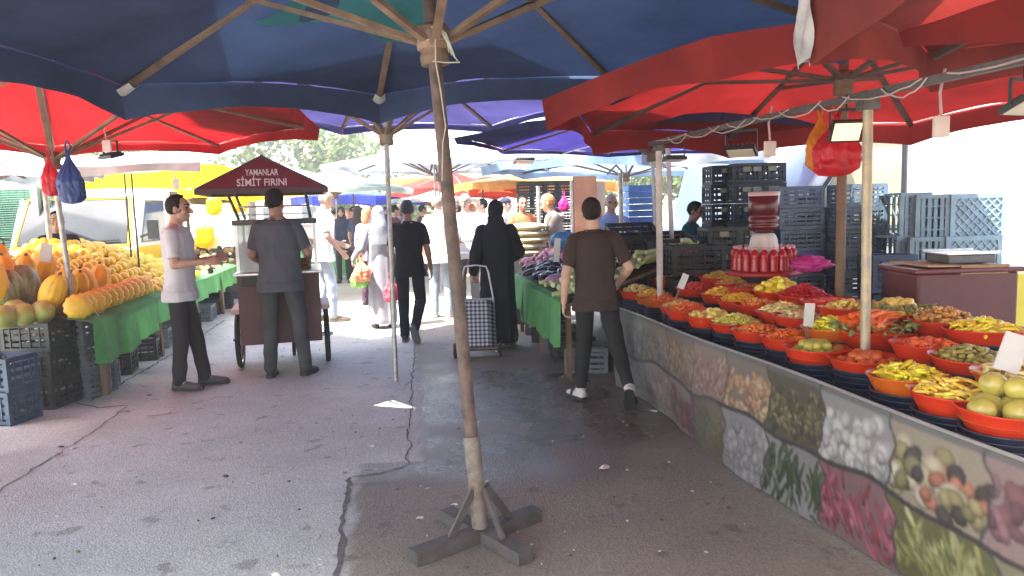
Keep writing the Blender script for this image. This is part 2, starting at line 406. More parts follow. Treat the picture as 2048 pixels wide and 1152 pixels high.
for i in range(4):
    tw.tube([hp + V((.0, -.075, .05)), hp + V((.03 + .012 * i, -.085, .05 - .01 * i)), hp + V((.07 + .01 * i, -.07, -.02 - .02 * i)), hp + V((.075 + .012 * i, -.06, -.06 - .012 * i))], .003, 5)
tw.tube([hp + V((-.067, -.03, -.0)), hp + V((-.02, -.072, -.005)), hp + V((.04, -.06, 0)), hp + V((.07, -.02, .004))], .005, 5)
tw.tube([hp + V((.0, -.068, -.095)), hp + V((.06, -.05, -.1)), hp + V((.12, -.05, -.1))], .003, 5)
add_part(u1, tw, 'twine', twine)
wr = MB(); wr.lathe([(.058, -.03), (.072, -.028), (.075, 0), (.068, .012), (.076, .028), (.078, .06), (.07, .075), (.05, .078)], 18, hp + V((0, 0, -.005)))
add_part(u1, wr, 'hub_wrap', M('brown_wrap', (.22, .13, .075), .5, .4, 25, .3, 60))
# white end caps on the far rib ends and the teal patch
for k in (2, 3):
    c_ = u1c[k]; d = (c_ - u1top); mb = MB(); e = u1top + d * .985 + V((0, 0, -.04)); dn = d.normalized()
    mb.grid(lambda u, v: e + dn * (.03 - .13 * v) + dn.cross(V((0, 0, 1))).normalized() * ((u - .5) * (.10 - .03 * v)) + V((0, 0, -.025 * math.sin(math.pi * u) - .004)), 6, 4)
    add_part(u1, mb, 'rib_pocket', paper)
teal = cloth('teal_canvas', (.05, .22, .23), (.05, .30, .32), .4)
mb = MB(); ca, cb = u1c[2], u1c[3]
def tealf(u, v):
    uu = -.25 + 1.1 * u + .05 * math.sin(v * 7); vv = .30 + .24 * v + .03 * math.sin(u * 9)
    if uu < 0: p = u1top.lerp(u1c[2].lerp(u1c[1], -uu), vv)
    else: p = u1top.lerp(ca.lerp(cb, uu), vv)
    p.z -= .07 + .02 * math.sin(u * 6) ; return p
mb.grid(tealf, 16, 6); add_part(u1, mb, 'canopy_patch', teal, 'teal cloth patch tied under the canopy')
# red umbrella over the pickle stall
umbrella('market_umbrella', 'red umbrella on a thick rusty pole over the pickle bowls', (2.23, 5.00, 0), (2.23, 5.00, 2.76), 2.0, 5, 2.24, redc,
    tilt=(.01, -.045), val=.2, hub_z=2.33, ribm=M('dark_wood', (.09, .06, .045), .75, .3, 9), polem=M('flaking_rust_pole', (.22, .155, .095), .7, .5, 9, .3, 40, col2=(.12, .062, .038)), pr=.032, seed=5)
# nearer red umbrella at the right edge
u2, u2c, _ = umbrella('market_umbrella', 'nearest red umbrella hanging into the top right corner', (3.04, 1.90, 0), (2.99, 1.90, 2.85), 2.08, 25, 2.32, cloth('faded_red_canvas', (.30, .060, .048), (.12, .011, .009), .5),
    tilt=(.03, -.02), val=.2, hub_z=2.35, ribm=MATS['dark_wood'], polem=steel, seed=9, dz={3: -.04, 2: 0})
cc_ = u2c[3]; ou = (cc_ - V((2.99, 1.9, cc_.z))).normalized(); tg_ = V((-ou.y, ou.x, 0))
mb = MB()
def torn(u, v):
    w_ = .11 * (1 - .55 * v) + .015 * math.sin(v * 13)
    q = cc_ + tg_ * ((u - .5) * 2 * w_ + .02 * math.sin(v * 7)) + ou * (.035 - abs(u - .5) * .10 + .008 * math.sin(u * 17 + v * 9)); q.z += .10 - .30 * v + .015 * math.sin(u * 9); return q
mb.grid(torn, 14, 12); add_part(u2, mb, 'torn_sheet', M('dirty_white_sheet', (.50, .45, .44), .7, .3, 9, .3, 30, trans=.3, tcol=(.5, .42, .40)), 'torn dirty white sheet over the corner of the red canopy')
# left red umbrella
umbrella('market_umbrella', 'red umbrella with radiating wooden ribs over the pumpkins', (-3.88, 6.55, 0), (-3.95, 6.45, 2.86), 2.36, 30, 2.44, cloth('bright_red_canvas', (.42, .03, .03), (.20, .005, .007), .55),
    tilt=(.0, -.02), val=.13, hub_z=2.10, ribm=wood, polem=steel, pr=.024, st=.5, seed=13)
# unseen umbrellas added around the camera position to shade the near road
umbrella('market_umbrella', 'unseen slate blue umbrella added to shade the near left of the road', (-4.5, 2.0, 0), (-4.5, 2.0, 2.9), 2.5, 0, 2.42, cloth('slate_blue_canvas', (.10, .13, .20), (.06, .085, .16), .5), seed=3)
umbrella('market_umbrella', 'unseen slate umbrella added to close the sun gap left of the navy one', (-3.2, 3.65, 0), (-3.2, 3.65, 3.15), 1.75, 0, 2.78, MATS['slate_blue_canvas'], val=.1, seed=6)
umbrella('market_umbrella', 'unseen faded beige umbrella added to shade the near end of the road', (.3, -1.7, 0), (.3, -1.7, 2.9), 2.3, 0, 2.4, cloth('peach_canvas', (.5, .36, .24), (.36, .25, .15), .5), seed=4)
# violet umbrella behind the main one, on the second pole
umbrella('market_umbrella', 'violet umbrella on the thin grey pole behind the navy one', G(792, 762), (-1.12, 7.0, 3.2), 2.4, 22, 2.76, purple, val=.10, hub_z=2.26, tilt=(-.020, -.08), polem=steel, pr=.022, seed=17, hubm=M('wrapped_hub', (.20, .15, .09), .8, .4, 20, .4, 50))
umbrella('market_umbrella', 'navy umbrella over the aubergine stall', (1.67, 8.20, 0), (1.55, 8.20, 2.66), 2.12, 5, 2.27, cloth('violet_navy_canvas', (.045, .045, .10), (.03, .022, .13), .5), val=.07, hub_z=2.11, polem=steel, pr=.022, seed=21, lift=.0, tilt=(-.02, 0))
# far canopies
umbrella('market_umbrella', 'white umbrella in the sun beyond the shaded road', (-1.35, 14.40, 0), (-1.35, 14.40, 2.90), 2.2, 10, 2.40, cloth('sunlit_white_canvas', (.72, .73, .78), (.20, .23, .33), .3), val=.12, hub_z=2.20, pr=.02, seed=23, tilt=(-.02, 0))
umbrella('market_umbrella', 'pale blue umbrella beyond the aubergine stall', (2.11, 13.40, 0), (2.11, 13.40, 2.48), 2.6, 0, 2.24, lblue, val=.16, hub_z=2.06, pr=.022, seed=25, tilt=(-.02, 0))
umbrella('market_umbrella', 'mint white umbrella behind the bread ring cart', (-3.83, 16.50, 0), (-3.83, 16.50, 2.54), 1.75, 20, 2.07, mintc, val=.12, hub_z=1.97, pr=.02, seed=27, tilt=(-.02, 0))
umbrella('market_umbrella', 'grey umbrella over the melon heap beside the yellow truck', (-6.7, 9.4, 0), (-6.7, 9.4, 2.42), 1.5, 12, 2.22, greyc, val=.12, hub_z=2.05, pr=.02, seed=29, tilt=(-.02, 0))
umbrella('market_umbrella', 'white umbrella at the left end behind the red one', (-9.4, 9.2, 0), (-9.4, 9.2, 2.68), 2.0, 12, 2.34, whitec, val=.1, hub_z=2.13, pr=.02, seed=31, tilt=(-.02, 0))
umbrella('market_umbrella', 'dark red umbrella far down the street', (-1.52, 20.50, 0), (-1.52, 20.50, 2.57), 2.1, 12, 2.07, cloth('dark_red_canvas', (.42, .06, .05), (.45, .05, .04), .5), val=.25, hub_z=1.87, seed=33, tilt=(-.02, 0))
umbrella('market_umbrella', 'orange umbrella far down the street', (-1.79, 24.50, 0), (-1.79, 24.50, 3.01), 2.6, 12, 2.46, orangec, val=.2, hub_z=2.26, seed=35, tilt=(-.02, 0))
umbrella('market_umbrella', 'orange umbrella behind the pale blue one', (0.67, 17.50, 0), (0.67, 17.50, 2.48), 2.0, 12, 2.08, orangec, val=.2, hub_z=1.93, seed=37, tilt=(-.02, 0))
umbrella('market_umbrella', 'blue umbrella over the far crowd', (-3.92, 21.50, 0), (-3.92, 21.50, 2.29), 2.3, 12, 1.97, cloth('deep_blue_canvas', (.05, .07, .32), (.05, .08, .45), .5), val=.25, hub_z=1.79, seed=39, tilt=(-.02, 0))
umbrella('market_umbrella', 'small white umbrella low over the far crowd', (-1.83, 18.20, 0), (-1.83, 18.20, 2.03), 1.1, 12, 1.80, whitec, val=.1, hub_z=1.65, seed=41, tilt=(-.02, 0))
umbrella('market_umbrella', 'far white umbrella at the end of the street', (1.30, 23.00, 0), (1.30, 23.00, 3.12), 2.6, 12, 2.52, whitec, val=.15, hub_z=2.32, seed=43, tilt=(-.02, 0))
umbrella('market_umbrella', 'far white umbrella left of the street end', (-7.39, 24.00, 0), (-7.39, 24.00, 3.18), 2.6, 12, 2.58, whitec, val=.15, hub_z=2.38, seed=45, tilt=(-.02, 0))
# ------------------------------------------------------------------ trees, hill, houses far behind
leafm = M('tree_leaves', (.075, .115, .03), .6, .5, 3, col2=(.13, .17, .05), trans=.3, tcol=(.16, .24, .05))
barkm = M('tree_bark', (.13, .09, .06), .9, .3, 8, .4, 30)
def tree(p, h, rad, label, n=2600, seed=0):
    rg = random.Random(seed); root = thing('tree', label, 'tree', p, 0, 'trees beyond the market')
    mb = MB(); mb.tube([(0, 0, 0), (.1, 0, h * .35), (0, .1, h * .75)], [.22, .16, .05], 9)
    for i in range(5):
        a = i * 1.3; mb.tube([(.05, 0, h * (.3 + .06 * i)), (math.cos(a) * rad * .6, math.sin(a) * rad * .6, h * (.55 + .07 * i))], [.08, .02], 6)
    mb.build('trunk', barkm, root)
    cl = [(V((rg.gauss(0, .42) * rad, rg.gauss(0, .42) * rad, h * rg.uniform(.38, .98))), rad * rg.uniform(.22, .42)) for _ in range(26)]
    cr = MB()
    for i in range(n):
        c, r = rg.choice(cl); d = V((rg.gauss(0, 1), rg.gauss(0, 1), rg.gauss(0, .8))).normalized(); q = c + d * r * rg.uniform(.55, 1.05)
        s = rg.uniform(.10, .24); u = V((rg.gauss(0, 1), rg.gauss(0, 1), rg.gauss(0, 1))).normalized(); v = u.orthogonal().normalized()
        cr.add([q - u * s, q + v * s * .6, q + u * s, q - v * s * .6], [(0, 1, 2, 3)])
    cr.build('crown', leafm, root)
for i, (x, y, h, r_, lb) in enumerate([(-12.5, 36, 8.5, 3.6, 'broad tree left of the street end above the bread cart roof'), (-9.2, 39, 5.6, 2.4, 'lighter tree right of the broad tree at the street end'),
        (-5.5, 44, 4.4, 2.2, 'low tree behind the white umbrella'), (10.5, 33, 6, 3.4, 'tree above the dark green crate stacks'), (14.5, 35, 6.4, 3.6, 'tree seen above the blue crate stacks'),
        (7, 36, 5.4, 3, 'tree above the pale blue umbrella'), (-16.5, 33, 7, 3.2, 'tree hidden mostly by the red umbrella'), (18.5, 34, 6.5, 3.4, 'tree above the white van front')]):
    tree((x, y, 0), h, r_, lb, seed=i + 3)
def hills():
    mb = MB()
    def f(u, v):
        x = -190 + 380 * u; y = 60 + 70 * v
        return V((x, y, 7 * smooth(0, .8, v) * (1 + .3 * math.sin(u * 9)) + 1.2 * fbm(x, y, .05) * v))
    mb.grid(f, 60, 12); tag(mb.build('hills', M('hill_scrub', (.13, .15, .07), .9, .4, .5)), 'pale scrubby hillside behind the market', 'hills', kind='structure')
hills()
def house(x, y, wd, dp, h, col, label, roofc):
    r = thing('house', label, 'house', (x, y, 0), 0, 'houses at the street end')
    wall = M('plaster_%s' % label[:6], col, .85, .12, 2)
    b = MB(); b.box((0, 0, h / 2), (wd, dp, h)); b.build('wall', wall, r)
    rf = MB(); e = .35; z = h + .01
    vs = [(-wd / 2 - e, -dp / 2 - e, z), (wd / 2 + e, -dp / 2 - e, z), (wd / 2 + e, dp / 2 + e, z), (-wd / 2 - e, dp / 2 + e, z), (-wd / 4, 0, z + 1.6), (wd / 4, 0, z + 1.6)]
    rf.add(vs, [(0, 1, 5, 4), (1, 2, 5), (2, 3, 4, 5), (3, 0, 4), (3, 2, 1, 0)], 0, False); rf.build('roof', roofc, r)
    for fl in range(int(h // 2.8)):
        for k in range(3):
            wx = (k - 1) * wd / 3.2; wz = 1.5 + fl * 2.8
            f = MB(); f.box((wx, -dp / 2 - .04, wz), (1.3, .08, 1.4)); fo = f.build('window', white_p, r)
            g = MB(); g.box((wx, -dp / 2 - .085, wz), (1.1, .03, 1.2)); g.build('pane', M('dark_glass', (.05, .06, .07), .1, .1), fo)
tile = M('roof_tile', (.42, .17, .10), .8, .25, 3, .3, 20)
house(-14.5, 58, 9, 8, 8.6, (.60, .42, .36), 'pink plastered house with tiled roof above the left trees', tile)
house(3, 64, 12, 8, 6.2, (.62, .58, .50), 'cream house far behind the white umbrella', tile)
house(24, 55, 12, 8, 7, (.60, .52, .42), 'beige house far right behind the vans', tile)
house(-32, 48, 12, 8, 7, (.60, .55, .48), 'cream house far left behind the mesh fence', tile)
# ------------------------------------------------------------------ green mesh fence and wall on the left
r = thing('mesh_fence', 'green mesh fence on a beige wall at the left edge', 'fence', (-7.9, 11.2, 0))
b = MB(); b.box((-2.2, 0, .5), (6.4, .25, 1.0)); b.build('base_wall', M('beige_render', (.45, .36, .25), .85, .15, 3, .1), r)
for k in range(6):
    b = MB(); b.box((-5.2 + k * 1.2, 0, 1.55), (.1, .08, 1.1)); b.build('post', M('weathered_post', (.38, .33, .24), .8, .25, 5), r)
b = MB()
for k in range(30): b.tube([(-5.4, .05, 1.06 + k * .034), (1.0, .05, 1.06 + k * .034)], .007, 4)
for k in range(54): b.tube([(-5.4 + k * .12, .06, 1.03), (-5.4 + k * .12, .06, 2.06)], .006, 4)
b.build('mesh', M('green_wire', (.04, .16, .10), .5, .2), r)
b = MB(); b.box((-2.2, .12, 1.55), (6.4, .02, 1.0)); b.build('screen', M('green_screen', (.09, .22, .15), .8, .3, 2.5, trans=.4, tcol=(.10, .26, .16)), r)
# ------------------------------------------------------------------ vehicles
dglass = M('tinted_glass', (.10, .12, .13), .06, .2, 2, spec=.9)
vglass = glass('vehicle_glass', (.75, .8, .82), .04, .55)
chrome = M('chrome', (.6, .6, .6), .2, .05, 5, metal=1)
lampm = M('lamp_lens', (.75, .72, .66), .15, .05, 5)
def wheel(parent, c, rad, wid=.2, axis='x'):
    mb = MB(); q = rotm(0, R(90), 0) if axis == 'x' else rotm(R(90), 0, 0)
    mb.lathe([(rad * .62, -wid / 2), (rad * .95, -wid / 2), (rad, -wid / 3), (rad, wid / 3), (rad * .95, wid / 2), (rad * .62, wid / 2)], 28, c, 0, True, q)
    o = mb.build('wheel', rubber, parent)
    mb = MB(); mb.lathe([(.001, -wid * .3), (rad * .3, -wid * .42), (rad * .63, -wid * .36), (rad * .63, wid * .36), (rad * .3, wid * .42), (.001, wid * .3)], 20, c, 0, True, q)
    mb.build('rim', chrome, o)
def prism(prof, y0, y1, mi=0, mb=None):
    """profile in x,z extruded along y"""
    mb = mb or MB(); n = len(prof); vs = [(x, y0, z) for x, z in prof] + [(x, y1, z) for x, z in prof]
    mb.add(vs, [tuple(range(n - 1, -1, -1)), tuple(range(n, 2 * n))] + [(i, (i + 1) % n, n + (i + 1) % n, n + i) for i in range(n)], mi, False); return mb
def bevel(o, wdt=.04, seg=3):
    m = o.modifiers.new('bevel', 'BEVEL'); m.width = wdt; m.segments = seg; m.limit_method = 'ANGLE'; return o
# yellow and white small truck facing the camera
r = thing('small_truck', 'white and yellow small truck parked behind the melon heap', 'truck', (-6.6, 12.0, 0), R(6)); r.scale = (1.07, 1.07, 1.07)
wp = M('white_paint', (.78, .77, .72), .3, .05, 2, coat=.4); yp = M('yellow_paint', (.80, .50, .015), .35, .08, 2, coat=.3)
W2 = .84
pr_ = [(-1.0, .35), (-1.0, 1.02), (-.93, 1.1), (-.55, 1.80), (-.3, 1.9), (1.0, 1.92), (1.05, 1.8), (1.05, .35)]
mb = MB(); n = len(pr_); vs = [(-W2, x, z) for x, z in pr_] + [(W2, x, z) for x, z in pr_]
mb.add(vs, [tuple(range(n)), tuple(range(2 * n - 1, n - 1, -1))] + [(i, n + i, n + (i + 1) % n, (i + 1) % n) for i in range(n)], 0, False)
bevel(mb.build('cab', wp, r), .05)
def quad_slab(parent, name, pts, mat, th=.02):
    pts = [V(p) for p in pts]; nrm = (pts[1] - pts[0]).cross(pts[2] - pts[0]).normalized() * th; n = len(pts); mb = MB()
    mb.add([p + nrm for p in pts] + [p - nrm for p in pts], [tuple(range(n)), tuple(range(2 * n - 1, n - 1, -1))] + [(i, n + i, n + (i + 1) % n, (i + 1) % n) for i in range(n)], 0, False)
    return mb.build(name, mat, parent)
quad_slab(r, 'windscreen', [(-.72, -.93, 1.12), (.72, -.93, 1.12), (.66, -.60, 1.73), (-.66, -.60, 1.73)], M('bright_windscreen', (.045, .05, .055), .15, .3, 1.5))
fr_ = MB()
for a, c in (((-.76, -.945, 1.10), (-.69, -.60, 1.76)), ((.76, -.945, 1.10), (.69, -.60, 1.76)), ((-.69, -.60, 1.76), (.69, -.60, 1.76)), ((-.8, -.95, 1.09), (.8, -.95, 1.09))): fr_.bar(a, c, .05, .03)
fr_.build('windscreen_frame', yp, r)
for sx in (-.34, .30): fr_ = MB(); fr_.bar((sx, -1.008, .45), (sx * .9, -1.008, 1.0), .02, .02); fr_.build('front_seam', M('gap_grey', (.12, .12, .12), .8, .1), r)
for sx in (-1, 1):
    quad_slab(r, 'side_window', [(sx * .845, -.75, 1.12), (sx * .845, .2, 1.12), (sx * .845, .2, 1.72), (sx * .845, -.48, 1.72)], dglass, .012)
    quad_slab(r, 'side_panel', [(sx * .85, -.92, .4), (sx * .85, 1.0, .4), (sx * .85, 1.0, 1.06), (sx * .85, -.92, 1.06)], yp, .012)
    mb = MB(); mb.ell((sx * .55, -1.0, .72), (.12, .05, .12)); mb.build('headlight', lampm, r)
    mb = MB(); mb.bar((sx * .86, -.8, 1.2), (sx * 1.02, -.86, 1.25), .03, .03); mb.box((sx * 1.06, -.87, 1.3), (.14, .05, .26)); mb.build('mirror', black, r)
    wheel(r, (sx * .72, -.35, .29), .29); wheel(r, (sx * .72, 2.3, .29), .29)
for sx in (-.3, .35):
    mb = MB(); mb.bar((sx - .28, -.96, 1.14), (sx + .28, -.955, 1.17), .015, .02); mb.build('wiper', black, r)
mb = MB(); mb.box((0, -.99, .42), (1.62, .14, .16)); bevel(mb.build('bumper', black, r), .03)
mb = MB(); mb.box((0, -1.005, .86), (.5, .03, .05)); mb.build('grille', chrome, r)
mb = MB(); mb.box((0, 2.1, .62), (1.66, 2.1, .1)); mb.box((-.82, 2.1, .85), (.04, 2.1, .4)); mb.box((.82, 2.1, .85), (.04, 2.1, .4)); mb.box((0, 3.16, .85), (1.6, .04, .4)); mb.build('bed', yp, r)
mb = MB()
mb.grid(lambda u, v: V((-.9 + 2.7 * u, .9 + 2.2 * v, 2.26 + .05 * math.sin(u * 9) + .04 * math.sin(v * 7 + u * 3))), 16, 12)
mb.grid(lambda u, v: V((-.9 + 2.7 * u, .9 + .05 * math.sin(u * 14) * v, 2.26 + .05 * math.sin(u * 9) - .42 * v * (1 + .12 * math.sin(u * 6)))), 16, 5)
tp = mb.build('awning', yellowc, None, V(r.location) + V((0, 0, .14)), R(6)); tag(tp, 'yellow tarpaulin stretched over the small truck', 'tarpaulin')
# more yellow awnings and hanging yellow bags behind the cart
def tarp(name, label, c, sx, sy, mat, drop=.3, slope=0., seed=0, cat='tarpaulin'):
    mb = MB()
    zf = lambda u, v: .07 * mnoise.noise(V((u * 3 + seed, v * 3, 0))) - .16 * math.sin(math.pi * u) * math.sin(math.pi * v) + slope * (v - .5)
    mb.grid(lambda u, v: V(((u - .5) * sx, (v - .5) * sy, zf(u, v))), 20, 14)
    if drop: mb.grid(lambda u, v: V(((u - .5) * sx, -.5 * sy + .03 * math.sin(u * 19 + seed) * v, zf(u, 0) - drop * v * (1 + .15 * math.sin(u * 8 + seed)))), 24, 4)
    o = mb.build(name, mat, None, c); tag(o, label, cat); return o
tarp('awning', 'yellow awning stretched behind the bread cart', (-4.45, 13.6, 2.06), 2.1, 2.4, yellowc, .16, .15, 3)
tarp('awning', 'white tarpaulin strip hanging under the left red umbrella', (-4.6, 9.0, 2.28), 2.4, 1.4, whitec, .1, .25, 5)
tarp('awning', 'grey cloth roof behind the aubergine stall', (2.9, 10.9, 2.34), 2.2, 1.6, greyc, .22, .1, 6)
for i, (px, py, d, sc, lb) in enumerate([(428, 412, 11.2, .22, 'large yellow plastic bag hanging left of the bread cart'), (478, 405, 11.0, .24, 'yellow plastic bag hanging behind the bread cart'), (410, 474, 10.6, .25, 'yellow sack lying behind the melon heap')]):
    p = P(px, py, d); mb = MB()
    mb.ell((0, 0, 0), (sc * .52, sc * .25, sc * .62), None, 36, 24, 0, lambda v: (abs(v.x) ** 3 + abs(v.z) ** 3 + abs(v.y) ** 3) ** (-1 / 3) * (1 + .12 * mnoise.noise(v * 2.2 + V((i, 0, 0))) + .06 * math.sin(v.x * 9 + i) * max(0, v.z)))
    tag(mb.build('plastic_bag', M('yellow_bag', (.80, .55, .01), .4, .1, 5, trans=.35, tcol=(.8, .55, .01)), None, p), lb, 'bag')
# white van on the right, nose to the left
def van(loc, rz, label, L=4.9, H=2.55, wd=1.95):
    r = thing('white_van', label, 'van', loc, rz)
    # local x: nose at 0 going +x to the tail; near side at y=0
    def z_at(prof): return prof
    side = [(0.02, .45), (0, .95), (.12, 1.12), (.75, 1.28), (1.35, 2.2), (1.75, 2.45), (2.3, H), (L, H - .03), (L + .05, H - .3), (L + .05, .42), (.1, .36)]
    b = prism(side, 0, wd).build('body', wp, r); bevel(b, .06, 3)
    quad_slab(r, 'windscreen', [(.86, .12, 1.38), (.86, wd - .12, 1.38), (1.42, wd - .2, 2.2), (1.42, .2, 2.2)], dglass, .02)
    quad_slab(r, 'door_window', [(.98, -.004, 1.30), (1.98, -.004, 1.24), (1.98, -.004, 2.12), (1.52, -.004, 2.12)], M('door_glass', (.30, .27, .17), .1, .3, 1.2), .012)
    f = MB(); 
    for a, c in (((.92, 1.28), (1.50, 2.16)), ((1.50, 2.16), (2.02, 2.16)), ((2.02, 2.16), (2.02, 1.2)), ((2.02, 1.2), (.92, 1.28))): f.bar((a[0], -.012, a[1]), (c[0], -.012, c[1]), .03, .05, (0, 1, 0))
    f.build('window_frame', black, r)
    d = MB()
    for x0, z0, x1, z1 in ((.95, .45, .95, 1.26), (2.06, .45, 2.06, 2.2), (3.4, .5, 3.4, 2.3)): d.bar((x0, -.001, z0), (x1, -.001, z1), .006, .012, (0, 1, 0))
    d.build('door_gap', M('gap_grey', (.12, .12, .12), .8, .1), r)
    t = MB(); t.box((2.6, -.012, .82), (4.0, .03, .12)); bevel(t.build('side_moulding', M('grey_trim', (.30, .31, .32), .6, .1), r), .008)
    h = MB(); h.box((1.86, -.02, 1.08), (.2, .04, .05)); h.build('door_handle', black, r)
    m = MB(); m.box((.92, -.16, 1.42), (.1, .18, .34)); m.bar((.95, 0, 1.34), (.92, -.1, 1.36), .04, .04); bevel(m.build('mirror', black, r), .02)
    hl = MB(); hl.ell((.06, .22, .95), (.14, .16, .14)); hl.build('headlight', lampm, r)
    hl = MB(); hl.ell((.06, wd - .22, .95), (.14, .16, .14)); hl.build('headlight', lampm, r)
    bu = MB(); bu.box((-.02, wd / 2, .5), (.14, wd - .06, .22)); bevel(bu.build('bumper', M('bumper_grey', (.16, .16, .17), .6, .1), r), .03)
    for x in (.95, L - 1.0):
        for y in (.1, wd - .1): wheel(r, (x, y, .33), .33, .2, 'y')
    return r
van((2.15, 7.9, 0), R(0), 'large white van standing behind the grey crates at the right')
v2 = van((0, 0, 0), 0, 'white van front seen behind the boy in green, left of the dark crate stacks')
v2.location = (4.3, 12.6, 0); v2.rotation_euler.z = R(55)
v3 = van((0, 0, 0), 0, 'white vehicle whose roof shows above the blue crate stacks'); v3.location = (5.5, 12.9, 0); v3.rotation_euler.z = R(0)
# ------------------------------------------------------------------ bread ring cart
cart = thing('bread_cart', 'maroon bread ring cart with glass case and gabled sign roof', 'cart', (-2.40, 7.66, 0), R(15))
mar = M('maroon_board', (.095, .035, .035), .55, .2, 4, .08, 50)
alu = M('aluminium', (.55, .55, .55), .35, .15, 12, metal=.8)
BW, BD = .77, .90
b = MB(); b.box((0, 0, .62), (BW - .04, BD - .04, .66)); bevel(b.build('body', mar, cart), .008)
f = MB(); f.box((0, -BD / 2 + .015, .57), (BW, .03, .56)); f.build('rear_panel', mar, cart)
f = MB()
for x0, x1, z0, z1 in ((-BW / 2, -BW / 2 + .05, .85, .97), (-.12, BW / 2, .85, .97), (-BW / 2 + .05, -.12, .85, .865), (-BW / 2 + .05, -.12, .955, .97)): f.box(((x0 + x1) / 2, -BD / 2 + .012, (z0 + z1) / 2), (x1 - x0, .032, z1 - z0))
f.build('drawer_frame', mar, cart)
f = MB(); f.box((-.225, -BD / 2 + .02, .91), (.27, .012, .09)); f.build('drawer_shade', black, cart)  # black plate stands in for the shade inside the open drawer
t = MB(); t.box((0, 0, .985), (BW + .06, BD + .06, .025)); bevel(t.build('counter', alu, cart), .006)
for sx in (-1, 1):
    for sy in (-1, 1):
        p = MB(); p.box((sx * (BW / 2 - .02), sy * (BD / 2 - .02), 1.235), (.03, .03, .475)); p.build('case_post', alu, cart)
        q = MB(); q.bar((sx * (BW / 2 - .05), sy * (BD / 2 - .08), 1.515), (sx * (BW / 2 - .02) - .07, sy * (BD / 2 - .02), 1.82), .022, .022); q.build('roof_post', M('dark_post', (.05, .045, .045), .5, .2), cart)
    g = MB(); g.box((sx * (BW / 2 - .02), 0, 1.235), (.006, BD - .08, .46)); g.build('side_glass', glass('case_glass', (.86, .88, .88), .06, .7), cart)
g = MB(); g.box((0, BD / 2 - .02, 1.235), (BW - .08, .006, .46)); g.build('front_glass', MATS['case_glass'], cart)
g = MB(); g.box((-.21, -BD / 2 + .02, 1.235), (.28, .006, .46)); g.build('rear_glass', MATS['case_glass'], cart)
t = MB(); t.box((0, 0, 1.485), (BW + .02, BD + .02, .05)); bevel(t.build('case_top', M('case_top_paint', (.10, .08, .08), .5, .2), cart), .006)
t = MB(); t.box((0, 0, 1.25), (BW - .1, BD - .12, .012)); t.build('case_shelf', MATS['case_glass'], cart)
for z in (1.56, 1.64):
    t = MB()
    for sy in (-1, 1): t.tube([(-BW / 2 + .05, sy * (BD / 2 - .07), z), (BW / 2 - .05, sy * (BD / 2 - .07), z)], .006, 6)
    for sx in (-1, 1): t.tube([(sx * (BW / 2 - .05), -BD / 2 + .07, z), (sx * (BW / 2 - .05), BD / 2 - .07, z)], .006, 6)
    t.build('rail', alu, cart)
# roof: hipped maroon sign boards
RW, RD, RZ = .59, .56, 1.81
rf = MB(); ap = .30
ROX = -.09
vs = [(-RW, -RD, RZ), (RW, -RD, RZ), (RW, RD, RZ), (-RW, RD, RZ), (0, -RD + .16, RZ + ap), (0, RD - .16, RZ + ap)]
rf.add(vs, [(0, 1, 4), (1, 2, 5, 4), (2, 3, 5), (3, 0, 4, 5), (3, 2, 1, 0)], 0, False)
rfo = rf.build('roof', M('maroon_sign', (.16, .022, .035), .4, .15, 3), cart); rfo.location = (ROX, 0, 0)
e = MB()
e.bar((-RW, -RD - .004, RZ), (0, -RD + .155, RZ + ap + .01), .018, .02); e.bar((RW, -RD - .004, RZ), (0, -RD + .155, RZ + ap + .01), .018, .02)
e.box((0, -RD, RZ - .025), (RW * 2 + .02, .03, .05)); e.box((0, RD, RZ - .025), (RW * 2 + .02, .03, .05)); e.box((-RW, 0, RZ - .026), (.03, RD * 2, .048)); e.box((RW, 0, RZ - .026), (.03, RD * 2, .048))
e.bar((0, -RD + .15, RZ + ap + .01), (0, RD - .15, RZ + ap + .01), .03, .03)
e.build('roof_trim', M('dark_maroon_trim', (.05, .012, .016), .5, .2), rfo)
slope = math.atan2(ap, .16)
for txt, sz, zz in (('YAMANLAR', .098, .122), ('SİMİT FIRINI', .108, .022)):
    cu = bpy.data.curves.new('lettering', 'FONT'); cu.body = txt; cu.size = sz; cu.align_x = 'CENTER'; cu.extrude = .002; cu.offset = .0012
    tmp = bpy.data.objects.new('lettering', cu); C.objects.link(tmp); dg = bpy.context.evaluated_depsgraph_get()
    me = bpy.data.meshes.new_from_object(tmp.evaluated_get(dg)); bpy.data.objects.remove(tmp)
    me.materials.clear(); me.materials.append(M('sign_white', (.72, .62, .62), .5, .05)); 
    for p in me.polygons: p.material_index = 0
    o = bpy.data.objects.new('lettering', me); C.objects.link(o); o.parent = rfo
    yy = -RD + .16 * (zz / ap); o.location = (0, yy - .010, RZ + zz); o.rotation_euler = (slope, 0, 0); o.scale = ((.58 if zz > .1 else .76), 1, 1)
